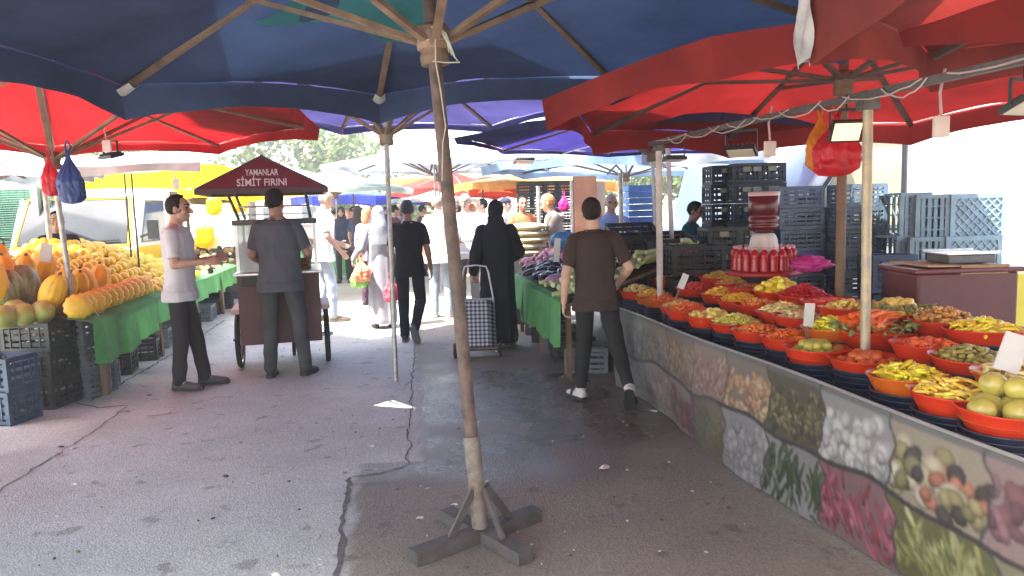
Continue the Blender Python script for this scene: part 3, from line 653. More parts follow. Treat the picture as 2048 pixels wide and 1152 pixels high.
for sx in (-1, 1):
    c_ = (sx * (BW / 2 + .05), -.02, .285); wl = MB()
    q = rotm(0, R(90), 0)
    wl.lathe([(.245, -.022), (.275, -.026), (.288, -.012), (.29, 0), (.288, .012), (.275, .026), (.245, .022), (.245, -.022)], 36, c_, 0, True, q)
    wo = wl.build('wheel', rubber, cart)
    ri = MB(); ri.lathe([(.228, -.014), (.246, -.016), (.246, .016), (.228, .014), (.228, -.014)], 36, c_, 0, True, q); ri.tube([V(c_) + V((-.05, 0, 0)), V(c_) + V((.05, 0, 0))], .022, 10)
    for k in range(18):
        a = 2 * math.pi * k / 18; ri.tube([V(c_) + V((.02 * (-1) ** k, 0, 0)), V(c_) + V((0, .232 * math.cos(a), .232 * math.sin(a)))], .0022, 4)
    ri.build('rim', chrome, wo)
    mg = MB(); mg.box((sx * (BW / 2 + .045), -.05, .615), (.085, .62, .05)); bevel(mg.build('mudguard', M('pale_pink_board', (.62, .42, .36), .6, .1), cart), .008)
ax_ = MB(); ax_.tube([(-.5, -.02, .285), (.5, -.02, .285)], .014, 8); ax_.tube([(-.35, -.02, .29), (.35, -.02, .29)], .02, 8); ax_.build('axle', dsteel, cart)
cw = MB(); cw.lathe([(.05, -.015), (.085, -.018), (.092, 0), (.085, .018), (.05, .015), (.001, .01)], 18, (.08, .40, .092), 0, True, rotm(0, R(90), 0)); cw.bar((.08, .36, .1), (.08, .38, .32), .03, .03); cw.build('caster', rubber, cart)
simm = M('bread_crust', (.38, .17, .05), .7, .3, 20, .3, 90)
rg = random.Random(4); k = 0
ringm = None
for lay in range(3):
    for i in range(5):
        for j in range(3):
            p = V((-.26 + i * .125 + rg.uniform(-.01, .01), -.15 + j * .17, (1.012 + lay * .03) if i < 5 else 1.3))
            p = Matrix.Rotation(R(15), 3, 'Z') @ p + V(cart.location)
            if ringm is None:
                mb = MB(); mb.tube([(.055 * math.cos(2 * math.pi * t / 16), .055 * math.sin(2 * math.pi * t / 16), 0) for t in range(17)], .016, 7, 0, False)
                ringm = mb.build('bread_ring', simm, None, p); tag(ringm, 'sesame bread ring lying in the glass case of the cart', 'bread ring', 'bread rings in the cart case')
            else: dup(ringm, p, rg.uniform(0, 3))
mb = MB()
for k in range(3): mb.lathe([(.001, 0), (.04, 0), (.05, .30), (.046, .30), (.036, .01)], 14, (-.29 + k * .08, -.28, .999))
cu_ = mb.build('paper_cups', paper, None, cart.location, R(15)); tag(cu_, 'tall white paper sleeves standing in the glass case', 'paper sleeves')
# ------------------------------------------------------------------ stalls (tables with cloth)
PA, PB = V((.89, 6.11, 0)), V((1.64, 2.33, 0))
PU = (PB - PA).normalized(); PN = V((-PU.y, PU.x, 0))        # along (towards camera) and back from the edge
def pt(s, o, z): return PA + PU * s + PN * o + V((0, 0, z))
psurf = lambda o: .485 + .17 * o
r = thing('pickle_table', 'long plank table under the red pickle bowls', 'table', (0, 0, 0))
mb = MB()
s0, s1, wd_ = -.55, 5.4, 1.25
for k in range(6):
    o0 = .05 + k * (wd_ / 6)
    a = pt(s0, o0 + .1, psurf(o0 + .1) - .02); b_ = pt(s1, o0 + .1, psurf(o0 + .1) - .02); mb.bar(a, b_, wd_ / 6 - .006, .03)
mb.build('tabletop', wood, r)
for s_ in (-.4, 1.5, 3.4, 5.2):
    for o_ in (.12, 1.2):
        l_ = MB(); l_.bar(pt(s_, o_, 0), pt(s_, o_, psurf(o_) - .04), .05, .05); l_.build('leg', wood, r)
# printed cloth with photographs of pickles (a flat print)
def banner():
    Lb, Hb = 5.9, .68; nu, nv = 1020, 122
    cols = np.zeros((nv + 1, nu + 1, 3)); rg = np.random.RandomState(3)
    U, Vv = np.meshgrid(np.linspace(0, Lb, nu + 1), np.linspace(0, Hb, nv + 1))     # V measured down from the top
    base = np.array([.16, .145, .125])
    cols[:] = base
    def fill(mask, specs):
        pass
    top_pal = [((.16, .14, .135), [(.19, .165, .16), (.13, .12, .12)], 'blob', .06), ((.22, .17, .13), [(.26, .20, .15), (.17, .13, .11)], 'blob', .035), ((.20, .13, .08), [(.30, .17, .08), (.22, .12, .06), (.33, .22, .12)], 'blob', .03),
               ((.24, .14, .10), [(.34, .17, .12), (.26, .12, .09), (.36, .24, .16)], 'chip', .035), ((.18, .14, .10), [(.42, .24, .10), (.38, .19, .09), (.44, .30, .15)], 'oval', .05),
               ((.09, .08, .05), [(.15, .13, .06), (.07, .065, .035), (.20, .17, .08), (.11, .10, .05)], 'chip', .035), ((.22, .21, .20), [(.38, .36, .33), (.31, .30, .29), (.44, .42, .38)], 'blob', .055),
               ((.24, .20, .14), [(.36, .31, .20), (.26, .22, .09), (.40, .36, .27), (.34, .12, .07), (.06, .055, .05), (.21, .19, .08)], 'blob', .055), ((.22, .15, .14), [(.12, .06, .07), (.17, .07, .08), (.20, .10, .11)], 'oval', .07), ((.2, .17, .1), [(.3, .25, .1)], 'oval', .05)]
    bot_pal = [((.20, .18, .17), [(.22, .18, .17), (.16, .14, .13)], 'blob', .05), ((.20, .15, .13), [(.25, .16, .13), (.19, .13, .11)], 'blob', .05), ((.21, .15, .14), [(.18, .05, .06), (.13, .04, .05)], 'oval', .07),
               ((.13, .11, .07), [(.18, .145, .07), (.12, .10, .05)], 'chip', .025), ((.21, .20, .20), [(.27, .25, .24), (.24, .23, .22)], 'blob', .05), ((.20, .19, .18), [(.06, .085, .04), (.045, .06, .03), (.09, .12, .06)], 'stalk', .05),
               ((.19, .10, .10), [(.30, .05, .08), (.22, .035, .05), (.36, .09, .13)], 'stalk', .06), ((.11, .11, .04), [(.26, .26, .075), (.19, .20, .055), (.32, .33, .13)], 'stalk', .045), ((.18, .17, .10), [(.2, .22, .08), (.12, .14, .05)], 'oval', .05), ((.2, .15, .1), [(.3, .2, .1)], 'blob', .05)]
    edges_t = [-.1, .65, 1.11, 1.55, 2.0, 2.44, 2.9, 3.37, 3.83, 4.28, 6.5]; edges_b = [-.1, .65, 1.1, 1.55, 2.0, 2.44, 2.91, 3.38, 3.85, 4.3, 6.5]
    wav = .018 * np.sin(Vv * 22 + 1) + .012 * np.sin(Vv * 41)
    mid = .335 + .022 * np.sin(U * 5.3) + .01 * np.sin(U * 13)
    for row, (ed, pal) in enumerate(((edges_t, top_pal), (edges_b, bot_pal))):
        v0, v1 = (.035, .335) if row == 0 else (.335, Hb)
        rowm = (Vv < mid) if row == 0 else (Vv >= mid)
        for i in range(len(ed) - 1):
            bgc, pc, kind, sz = pal[min(i, len(pal) - 1)]
            pm = rowm & (U + wav >= ed[i]) & (U + wav < ed[i + 1]); 
            if not pm.any(): continue
            img = np.zeros_like(cols); img[:] = np.array(bgc)
            a0, a1 = ed[i], ed[i + 1]; ncnt = int((a1 - a0) * .32 / (sz * sz) * (1.3 if kind != 'chip' else 2.0))
            for q in range(ncnt):
                t_ = q / ncnt; cu, cv = rg.uniform(a0 - .02, a1 + .02), v0 + (v1 - v0) * (.12 + .9 * (t_ * .6 + rg.uniform(0, .4)))
                ang = rg.uniform(0, 3.14) if kind != 'stalk' else rg.uniform(.7, 2.2); ra = sz * rg.uniform(.55, .95); rb_ = ra * {'blob': rg.uniform(.7, 1), 'oval': .62, 'chip': .5, 'stalk': .33}[kind]
                if kind == 'stalk': ra *= 1.6
                x0, x1_ = np.searchsorted(U[0], [cu - ra * 1.2, cu + ra * 1.2]); y0, y1_ = np.searchsorted(Vv[:, 0], [cv - ra * 1.2, cv + ra * 1.2])
                if x1_ <= x0 or y1_ <= y0: continue
                du, dv = U[y0:y1_, x0:x1_] - cu, Vv[y0:y1_, x0:x1_] - cv
                if kind == 'stalk': dv = dv + 2.2 * du * du / max(ra, .01) * rg.choice([-1, 1]) * .35
                e1 = (du * np.cos(ang) + dv * np.sin(ang)) / ra; e2 = (-du * np.sin(ang) + dv * np.cos(ang)) / rb_
                rr = e1 * e1 + e2 * e2; k_ = rr < 1
                cc = np.array(pc[rg.randint(len(pc))]) * rg.uniform(.8, 1.2)
                prof = (1.12 - .62 * rr - .28 * (dv / ra))[..., None] * cc
                sub = img[y0:y1_, x0:x1_]; sub[k_] = prof[k_]
            cols[pm] = img[pm]
    # dark seams between prints
    def dark(m_, c): cols[m_] = np.array(c)
    dark(np.abs(Vv - mid - .004) < .012, (.05, .045, .045)); dark(Vv < .03, (.12, .115, .11))
    for ed, cond in ((edges_t, Vv < mid), (edges_b, Vv >= mid)):
        for e_ in ed: dark(cond & (np.abs(U + wav - e_) < .007), (.06, .055, .055))
    for _ in range(2):
        cols[1:-1, 1:-1] = (cols[1:-1, 1:-1] * 2 + cols[:-2, 1:-1] + cols[2:, 1:-1] + cols[1:-1, :-2] + cols[1:-1, 2:]) / 6
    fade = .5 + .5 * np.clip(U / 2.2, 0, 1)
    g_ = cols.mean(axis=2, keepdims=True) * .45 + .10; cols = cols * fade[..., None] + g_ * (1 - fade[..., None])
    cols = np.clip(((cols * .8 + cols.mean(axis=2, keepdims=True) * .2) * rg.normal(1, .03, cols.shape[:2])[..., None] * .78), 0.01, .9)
    vs = []
    for j in range(nv + 1):
        v = Hb * j / nv
        for i in range(nu + 1):
            u = Lb * i / nu
            o_ = -.012 - .03 * math.sin(v / Hb * math.pi) * (.5 + .5 * math.sin(u * 4.2)) - .008 * math.sin(u * 13 + v * 5) * v / Hb + .05 * (v / Hb) ** 2 * math.sin(u * 2.1)
            z = .695 - v + .006 * math.sin(u * 3)
            p = PA + PU * (u - .08) + PN * o_; vs.append((p.x, p.y, z))
    fs = np.arange(nu * nv).reshape(nv, nu); a = (fs // nu) * (nu + 1) + fs % nu
    quads = np.stack([a, a + 1, a + nu + 2, a + nu + 1], -1).reshape(-1, 4)
    me = bpy.data.meshes.new('printed_cloth'); me.from_pydata(vs, [], quads.tolist())
    me.polygons.foreach_set('use_smooth', [True] * len(me.polygons))
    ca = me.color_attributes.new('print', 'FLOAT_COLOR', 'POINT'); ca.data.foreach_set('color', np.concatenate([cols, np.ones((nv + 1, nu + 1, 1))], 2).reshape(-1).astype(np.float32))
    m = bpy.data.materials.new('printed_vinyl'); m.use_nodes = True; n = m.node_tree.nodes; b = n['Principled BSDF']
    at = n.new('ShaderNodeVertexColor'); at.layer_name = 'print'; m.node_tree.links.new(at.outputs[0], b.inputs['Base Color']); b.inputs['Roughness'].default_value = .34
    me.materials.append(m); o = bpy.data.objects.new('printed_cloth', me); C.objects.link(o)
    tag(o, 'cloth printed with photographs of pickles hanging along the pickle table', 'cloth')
    # rolled hem strip on top
    mb = MB()
    for i in range(40):
        pass
    mb.tube([pt(-.08 + 5.9 * i / 40, -.012, .697 + .006 * math.sin((5.9 * i / 40) * 3)) for i in range(41)], .008, 6)
    h = mb.build('hem', M('hem_grey', (.22, .21, .20), .5, .1), o)
banner()
# end curtain of the pickle stall (hangs at its far end)
LA, LB = V((-3.51, 6.16, 0)), V((-4.73, 12.67, 0))
LU = (LB - LA).normalized(); LN = V((-LU.y, LU.x, 0))
def lt(s, o, z): return LA + LU * s + LN * o + V((0, 0, z))
VA, VB = V((.44, 6.5, 0)), V((.02, 9.3, 0))
VU = (VB - VA).normalized(); VN = V((VU.y, -VU.x, 0))
def vt(s, o, z): return VA + VU * (s + .30 * max(0, o)) + VN * o + V((0, 0, z))
gcl = M('green_cloth', (.10, .32, .10), .85, .28, 2.5, .3, 25, trans=.3, tcol=(.10, .38, .11))
def stall(name, label, tf, L, wd, z0, sl_, drop, clabel, breaks, S0=0.):
    r = thing(name, label, 'table', (0, 0, 0)); mb = MB()
    vs = [tf(S0, 0, z0 - .03), tf(L, 0, z0 - .03), tf(L, wd, z0 - .03 + sl_ * wd), tf(S0, wd, z0 - .03 + sl_ * wd)]
    mb.add(vs + [v - V((0, 0, .03)) for v in vs], [(0, 1, 2, 3), (7, 6, 5, 4), (0, 4, 5, 1), (1, 5, 6, 2), (2, 6, 7, 3), (3, 7, 4, 0)], 0, False); mb.build('tabletop', wood, r)
    k = max(2, int(L / 1.6))
    for i in range(k + 1):
        for o_ in (.08, wd - .08):
            s_ = S0 + .1 + (L - .2 - S0) * i / k; l_ = MB(); l_.bar(tf(s_, o_, 0), tf(s_, o_, z0 + sl_ * o_ - .062), .05, .05); l_.build('leg', wood, r)
    for bi, (a, b, dd) in enumerate(breaks):
        c = MB(); ph = bi * 1.7
        def f(u, v):
            s_ = a + (b - a) * u; rp = .022 * math.sin(s_ * 9 + ph) + .012 * math.sin(s_ * 21 + ph)
            return tf(s_, -.018 - rp * v - .02 * v - .004 * (bi % 2), z0 + .005 - dd * v * (1 + .07 * math.sin(s_ * 3.1 + ph) + .03 * math.sin(s_ * 11)) + .0)
        c.grid(f, int((b - a) * 26), 8)
        def f2(u, v):
            s_ = a + (b - a) * u; return tf(s_, -.018 + .2 * v, z0 + .005 + sl_ * .2 * v + .006 * math.sin(v * 3.14) + .002 * (bi % 2))
        c.grid(f2, int((b - a) * 12), 3)
        tag(c.build('green_cloth', gcl), clabel[bi] if bi < len(clabel) else None, 'cloth', name + ' cloths')
stall('fruit_table', 'long table under the pumpkins and yellow melons', lt, 7.6, 1.5, .70, .22, .4,
      ['green cloth under the row of small orange melons', 'green cloth below the yellow melon heap, shorter than its neighbours', 'green cloth left of the bread cart', 'green cloth at the far end of the left stall'], [(-.1, 1.75, .36), (1.73, 3.2, .26), (3.15, 5.2, .26), (5.15, 7.6, .28)], .25)
stall('vegetable_table', 'long table under the aubergines and courgettes', vt, 2.8, 1.6, .70, .28, .5,
      ['dark green cloth edge beside the walking teenager', 'green cloth under the courgettes', 'bright green cloth under the aubergines at the sunny end'], [(-.02, 1.0, .40), (.98, 2.0, .42), (1.96, 2.82, .38)])
def nth2(k, n): return 'topmost' if k == n - 1 else 'lowest' if k == 0 else ORD[k] + ' up'
# ------------------------------------------------------------------ bowls of pickles
redp = M('red_bowl_plastic', (.72, .045, .012), .32, .1, 6, spec=.5, trans=.15, tcol=(.7, .05, .02))
orgp = M('orange_bowl_plastic', (.70, .14, .012), .32, .1, 6, trans=.15, tcol=(.75, .16, .02))
bluep = M('blue_grey_bowl', (.035, .042, .075), .35, .25, 9)
def bowl_mesh(r, h, name, mat, rim=.014):
    mb = MB()
    mb.lathe([(.001, 0), (r * .66, 0), (r * .72, .008), (r * .86, h * .55), (r * .955, h * .93), (r, h), (r + rim * .35, h + .004), (r + rim * .1, h + .008), (r * .95, h * .95), (r * .84, h * .55), (r * .70, .012), (.001, .01)], 40)
    return mb
sb = bowl_mesh(.15, .085, 'blue_bowl', bluep)
OR, YE, GR, PA_, RE, OL = (.62, .16, .015), (.66, .44, .05), (.30, .33, .05), (.66, .55, .26), (.40, .015, .02), (.22, .20, .05)
PEA = (.60, .38, .10); TOM = (.55, .10, .02); LIM = (.62, .52, .04); BRN = (.40, .24, .06)
FR = [(1275, 588, 'pale shredded cabbage', PA_, 'chunk', 1), (1306, 597, 'yellow peppers', YE, 'pepper', .8), (1325, 606, 'orange pepper pieces', OR, 'chunk', .5), (1362, 618, 'yellow and orange pieces', PEA, 'chunk', .7), (1376, 627, 'orange pepper strips', OR, 'shred', .8),
      (1420, 640, 'pale lemons and cabbage', (.58, .46, .14), 'big', .7), (1472, 651, 'pale green beans', (.52, .48, .13), 'shred', .9), (1518, 666, 'orange carrot slices', (.64, .22, .03), 'chunk', .5), (1580, 682, 'bright orange carrot sticks', (.70, .17, .012), 'shred', .8), (1632, 703, 'green plums', None, 'balls', 0),
      (1728, 722, 'small red tomatoes', None, 'tomatoes', 0), (1816, 758, 'yellow green hot peppers', LIM, 'pepper', .9), (1910, 792, 'pale gherkins and beans', (.62, .46, .08), 'pepper', .9), (2010, 835, 'large green tomatoes', None, 'green', 0)]
BR = [(1337, 562, 'orange pieces', (.62, .25, .04), 'chunk', .6), (1392, 580, 'dark red peppers', (.50, .06, .02), 'chunk', .8), (1445, 592, 'yellow peppers', YE, 'pepper', .8), (1482, 603, 'yellow shreds', (.68, .42, .03), 'shred', .8), (1519, 612, 'mixed orange and green pieces', (.55, .22, .04), 'chunk', .6),
      (1567, 625, 'pale cabbage strips', PA_, 'shred', .9), (1602, 636, 'pale garlic cloves', (.62, .50, .30), 'chunk', .4), (1668, 658, 'green hot peppers', (.55, .50, .04), 'pepper', .9), (1750, 665, 'big carrots on green leaves', (.62, .15, .015), 'carrots', 1), (1857, 692, 'orange pepper halves', (.60, .14, .02), 'chunk', .5), (1943, 718, 'olives and gherkins', OL, 'chunk', .8), (2040, 752, 'pale peppers', PA_, 'pepper', .7)]
CR = [(1408, 548, 'orange shreds', (.66, .30, .03), 'shred', 1), (1440, 560, 'yellow green beans', (.55, .40, .06), 'shred', .9), (1472, 570, 'light brown beans', (.50, .34, .10), 'shred', .7), (1502, 578, 'brown pieces', (.30, .12, .05), 'chunk', .4), (1556, 585, 'bright yellow cauliflower', (.72, .56, .07), 'big', 1.5), (1606, 594, 'dark red beet shreds', RE, 'shred', 1.2),
      (1658, 605, 'sparse pink pieces', (.6, .12, .06), 'chunk', .2), (1698, 620, 'yellow cabbage', (.64, .50, .15), 'chunk', .8), (1795, 630, 'pale yellow tomatoes and green leaves', (.56, .44, .12), 'big', 1.2), (1890, 645, 'brown green stuffed aubergines', BRN, 'chunk', 1.2), (1968, 662, 'yellow baby corn', (.70, .52, .05), 'pepper', .9)]
def heap(kind, col, fill, name, r, seed):
    rg = random.Random(seed); mb = MB(); mxc = max(col); col = tuple(min(.85, (c * 1.3) * (.55 + .45 * c / mxc)) for c in col); m1 = M('pk_' + name, col, .35, .3, 25, spec=.5); m2 = M('pk2_' + name, tuple(min(.8, c * 1.25 + .01) for c in col), .35, .3, 25); m3 = M('pk3_' + name, tuple(c * .78 for c in col), .4, .3, 25)
    H_ = .015 + .06 * fill
    mb.lathe([(r * .84, .052), (r * .6, .058 + H_ * .45), (r * .3, .058 + H_ * .8), (.001, .058 + H_ * .85)], 18, (0, 0, 0), 0)
    n = {'chunk': 130, 'shred': 230, 'pepper': 85, 'big': 40, 'carrots': 26}[kind]
    for i in range(n):
        q = math.sqrt(rg.random()) * r * .80; a = rg.uniform(0, 6.283); z = .066 + H_ * (1 - (q / r) ** 1.6) + rg.uniform(-.008, .012)
        p = V((q * math.cos(a), q * math.sin(a), z)); mi = rg.choice((0, 0, 1, 2)); rot = rotm(rg.uniform(-.5, .5), rg.uniform(-.5, .5), rg.uniform(0, 6.28))
        if kind == 'chunk': s = rg.uniform(.009, .017); mb.ell(p, (s * 1.3, s, s * .75), rot, 7, 5, mi)
        elif kind == 'big': s = rg.uniform(.022, .034); mb.ell(p, (s * 1.1, s, s * .9), rot, 10, 7, mi, lambda v: 1 + .14 * mnoise.noise(v * 2.2 + V((i, 0, 0))))
        elif kind == 'shred':
            L = rg.uniform(.03, .065); b = rg.uniform(-.4, .4)
            mb.tube([p + rot @ V((-L / 2, 0, 0)), p + rot @ V((0, L * b * .4, .006)), p + rot @ V((L / 2, 0, 0))], rg.uniform(.0035, .006), 5, mi)
        elif kind == 'pepper':
            L = rg.uniform(.055, .09); b = rg.uniform(-.3, .3)
            mb.tube([p + rot @ V((-L / 2, 0, 0)), p + rot @ V((-L / 4, L * b * .3, .004)), p + rot @ V((L / 5, L * b * .4, .004)), p + rot @ V((L / 2, 0, 0))], [.005, .009, .008, .002], 7, mi)
        elif kind == 'carrots':
            L = rg.uniform(.18, .28); p.z += .03; p2 = V((q * .45 * math.cos(a), q * .45 * math.sin(a), z + rg.uniform(0, .06))); ro = rotm(rg.uniform(-.15, .15), rg.uniform(-.3, .3), rg.gauss(.25, .45))
            mb.tube([p2 + ro @ V((-L / 2, 0, 0)), p2 + ro @ V((0, 0, .02)), p2 + ro @ V((L / 2, 0, 0))], [.02, .016, .004], 8, mi)
    mats = [m1, m2, m3]
    if kind == 'carrots' or 'green leaves' in name:
        mats.append(M('herb_leaf', (.20, .22, .06), .6, .4, 30))
        for i in range(150):
            a = rg.uniform(0, 6.283); q = r * rg.uniform(.5, 1.08); p = V((q * math.cos(a), q * math.sin(a), .10 + rg.uniform(-.01, .05))); s = rg.uniform(.008, .018)
            mb.ell(p, (s * 1.5, s, s * .5), rotm(rg.uniform(-1, 1), rg.uniform(-1, 1), a), 6, 4, 3)
    return mb, mats
first_bowl = {}; first_blue = None
rows = (('front', FR, .760, .168, .10), ('middle', BR, .828, .175, .10), ('back', CR, .888, .18, .105))
for rn, lst, zr, rr, hh in rows:
    for i, (px, py, cont, col, kind, fill) in enumerate(lst):
        p = G(px, py - (7 if rn == 'front' else 4), zr - (.02 if 'large green' in cont else 0)); big = 1.22 if 'carrots on' in cont else 1.0; use_o = kind == 'pepper' and i % 2 == 1 or cont.startswith('orange pepper pieces')
        rz_ = zr - hh; R_ = rr * big
        key = (rn, use_o, big)
        lb = ('orange' if use_o else 'red') + ' plastic bowl holding ' + cont + ' in the ' + rn + ' row'
        if key not in first_bowl:
            o = bowl_mesh(R_, hh, 'pickle_bowl', None).build('pickle_bowl', orgp if use_o else redp, None, (p.x, p.y, rz_)); tag(o, lb, 'bowl', 'bowls of pickles'); first_bowl[key] = o
        else: o = dup(first_bowl[key], (p.x, p.y, rz_), rnd(0, 6), lb)
        o.rotation_euler = (rnd(-.03, .03), rnd(-.03, .03), 0)
        # nested dark blue bowls underneath (upside up, rims showing)
        off = (V((p.x, p.y, 0)) - PA).dot(PN); zt = psurf(max(.1, off)) - .003
        k = 0; z = zt
        while z + .085 < rz_ + .045:
            if first_blue is None:
                first_blue = sb.build('blue_bowl', bluep, None, (p.x, p.y, z)); tag(first_blue, 'dark blue plastic bowl nested in a stack under a pickle bowl', 'bowl', 'dark blue bowls stacked under the pickles')
            else: dup(first_blue, (p.x + rnd(-.004, .004), p.y + rnd(-.004, .004), z), rnd(0, 6), scale=(rr / .168 * 1.0,) * 2 + (1,))
            z += .026; k += 1
        if kind in ('chunk', 'shred', 'pepper', 'big', 'carrots'):
            mb, ms = heap(kind, col, fill, cont, R_, i * 7 + len(rn)); h = mb.build('pickle_heap', ms, None, (p.x, p.y, rz_ + hh - .092))
            tag(h, 'heap of ' + cont + ' in a ' + rn + ' row bowl', 'pickles', 'heaps of pickles', 'stuff')
        else:
            nn, s, mt, nm, lb2 = {'balls': (34, .026, M('green_plum', (.42, .38, .06), .3, .2, 15), 'green_plum', 'round yellow green plum in the front row bowl'), 'tomatoes': (22, .027, M('red_tomato', (.55, .11, .02), .25, .2, 12), 'small_tomato', 'small red orange tomato in the front row bowl'),
                                 'green': (7, .054, M('green_tomato', (.40, .34, .07), .25, .25, 8), 'green_tomato', 'large green yellow tomato in the nearest bowl')}[kind]
            f0 = None; rg = random.Random(i)
            fl = MB(); fl.lathe([(R_ * .9, .06), (.001, .07)], 20); brine = fl.build('brine', M('brine_' + kind, (.40, .22, .05), .15, .2, 10), None, (p.x, p.y, rz_)); tag(brine, 'brine under the ' + cont, 'brine', kind='stuff')
            for q in range(nn):
                lay = 0 if q < nn * .62 else 1
                a = rg.uniform(0, 6.283) if nn > 12 else q * 2.4; dd = math.sqrt((q + .5) / (nn * .62)) if lay == 0 else math.sqrt((q - nn * .62 + .5) / (nn * .38)) * .6
                a = q * 2.39996; qz = rz_ + .065 + s * .7 + lay * s * 1.45
                if kind == 'tomatoes' and lay: qz -= s * .5; 
                pos = V((p.x + dd * R_ * (.74 if nn > 9 else .58) * math.cos(a), p.y + dd * R_ * (.74 if nn > 9 else .58) * math.sin(a), qz))
                if f0 is None:
                    b = MB(); b.ell((0, 0, 0), (s, s, s * .9), None, 16, 10); f0 = b.build(nm, mt, None, pos); tag(f0, lb2, nm.split('_')[1], nm.replace('_', ' ') + 's in the front row')
                else: dup(f0, pos, rg.uniform(0, 6), scale=rg.uniform(.88, 1.1))
# price cards on sticks
def price(pa, pb, d, wd, ht, label, lean=0.):
    top, bot = P(*pa, d), P(*pb, d); ax = (top - bot).normalized()
    r = thing('price_card', label, 'price card', bot); b = MB(); b.bar((0, 0, 0), (top - bot) * .75, .012, .008, (0, 1, 0)); b.build('stick', wood, r)
    c = MB(); c.bar((top - bot) * .45 + V((0, -.008, 0)), (top - bot) * 1.0 + V((0, -.008, 0)), wd, .006, (0, 1, 0)); c.build('card', paper, r)
price((1372, 548), (1350, 600), 5.5, .05, .12, 'white price card on a stick among the far pickle bowls')
price((1619, 606), (1612, 690), 4.05, .055, .16, 'white price card standing behind the green plums')
price((2035, 668), (1985, 800), 2.75, .10, .2, 'large slanted white price card at the right edge')
# ------------------------------------------------------------------ juice bottles ring and drink dispenser on the stall
jp = P(1527, 545, 6.0); jz = .955
jr = M('red_juice', (.50, .012, .02), .12, .12, 8, spec=.6, trans=.35, tcol=(.75, .02, .03)); cap_ = M('clear_cap', (.62, .30, .30), .2, .1)
mb = MB(); mb.lathe([(.001, 0), (.30, 0), (.30, .03), (.001, .03)], 32); ct = mb.build('drinks_tray', M('red_tray', (.35, .02, .02), .4, .1), None, (jp.x, jp.y, jz)); tag(ct, 'round red tray carrying the ring of juice bottles', 'tray')
leg = MB(); leg.lathe([(.22, 0), (.2, .05), (.2, jz - .02), (.22, jz)], 20); lo = leg.build('drinks_stand', M('dark_drum', (.02, .02, .03), .5, .2), None, (jp.x, jp.y, 0)); tag(lo, 'dark drum carrying the juice bottles', 'drum')
bo0 = None
for k in range(20):
    a = 2 * math.pi * k / 20; pos = V((jp.x + .225 * math.cos(a), jp.y + .232 * math.sin(a), jz + .031))
    if bo0 is None:
        bo0 = thing('juice_bottle', 'clear bottle of red juice in the ring under the dispenser', 'bottle', pos, 0, 'red juice bottles in a ring')
        b = MB(); b.lathe([(.001, 0), (.032, 0), (.035, .01)] + [(.035 - .003 * (j % 2), .02 + j * .012) for j in range(9)] + [(.034, .14), (.026, .165), (.014, .178), (.013, .19), (.001, .19)], 14); b.build('body', jr, bo0)
        b = MB(); b.lathe([(.016, .182), (.016, .20), (.001, .201)], 12); b.build('cap', cap_, bo0)
    else: dup(bo0, pos, a)
dz = jz + .03
r = thing('drink_dispenser', 'tall dispenser of maroon juice on a white base above the bottles', 'dispenser', (jp.x, jp.y, dz + .03)); r.scale = (.88, .88, .84)
b = MB(); b.lathe([(.001, .0), (.13, 0), (.135, .20), (.128, .21), (.12, .27), (.10, .31), (.085, .325), (.001, .325)], 30); b.build('base', M('white_base', (.72, .66, .62), .35, .08, trans=.2, tcol=(.8, .6, .55)), r)
b = MB(); b.lathe([(.001, .326), (.07, .328), (.11, .35), (.133, .37), (.137, .40), (.133, .405), (.133, .42), (.137, .43), (.137, .47), (.132, .475), (.132, .50), (.137, .505), (.137, .685), (.12, .695), (.001, .70)], 32); b.build('tank', M('maroon_juice', (.095, .010, .016), .25, .15, 5, spec=.4), r)
b = MB(); b.lathe([(.139, .68), (.140, .715), (.13, .722), (.001, .724)], 32); b.build('lid', M('pinkish_lid', (.50, .36, .36), .3, .1), r)
b = MB(); b.tube([(0, -.13, .07), (0, -.16, .07), (0, -.165, .05)], .012, 8); b.build('tap', white_p, r)
# pink bag on a dark basket beside
pb = P(1622, 548, 5.6); mb = MB(); mb.ell((0, 0, 0), (.14, .10, .06), None, 36, 24, 0, lambda v: 1 + .35 * mnoise.noise(v * 2.5) + .22 * mnoise.noise(v * 6))
tag(mb.build('plastic_bag', M('pink_bag', (.65, .05, .32), .35, .15, 6, trans=.4, tcol=(.8, .06, .4)), None, (pb.x, pb.y, 1.06)), 'bright pink plastic bag beside the drink dispenser', 'bag')
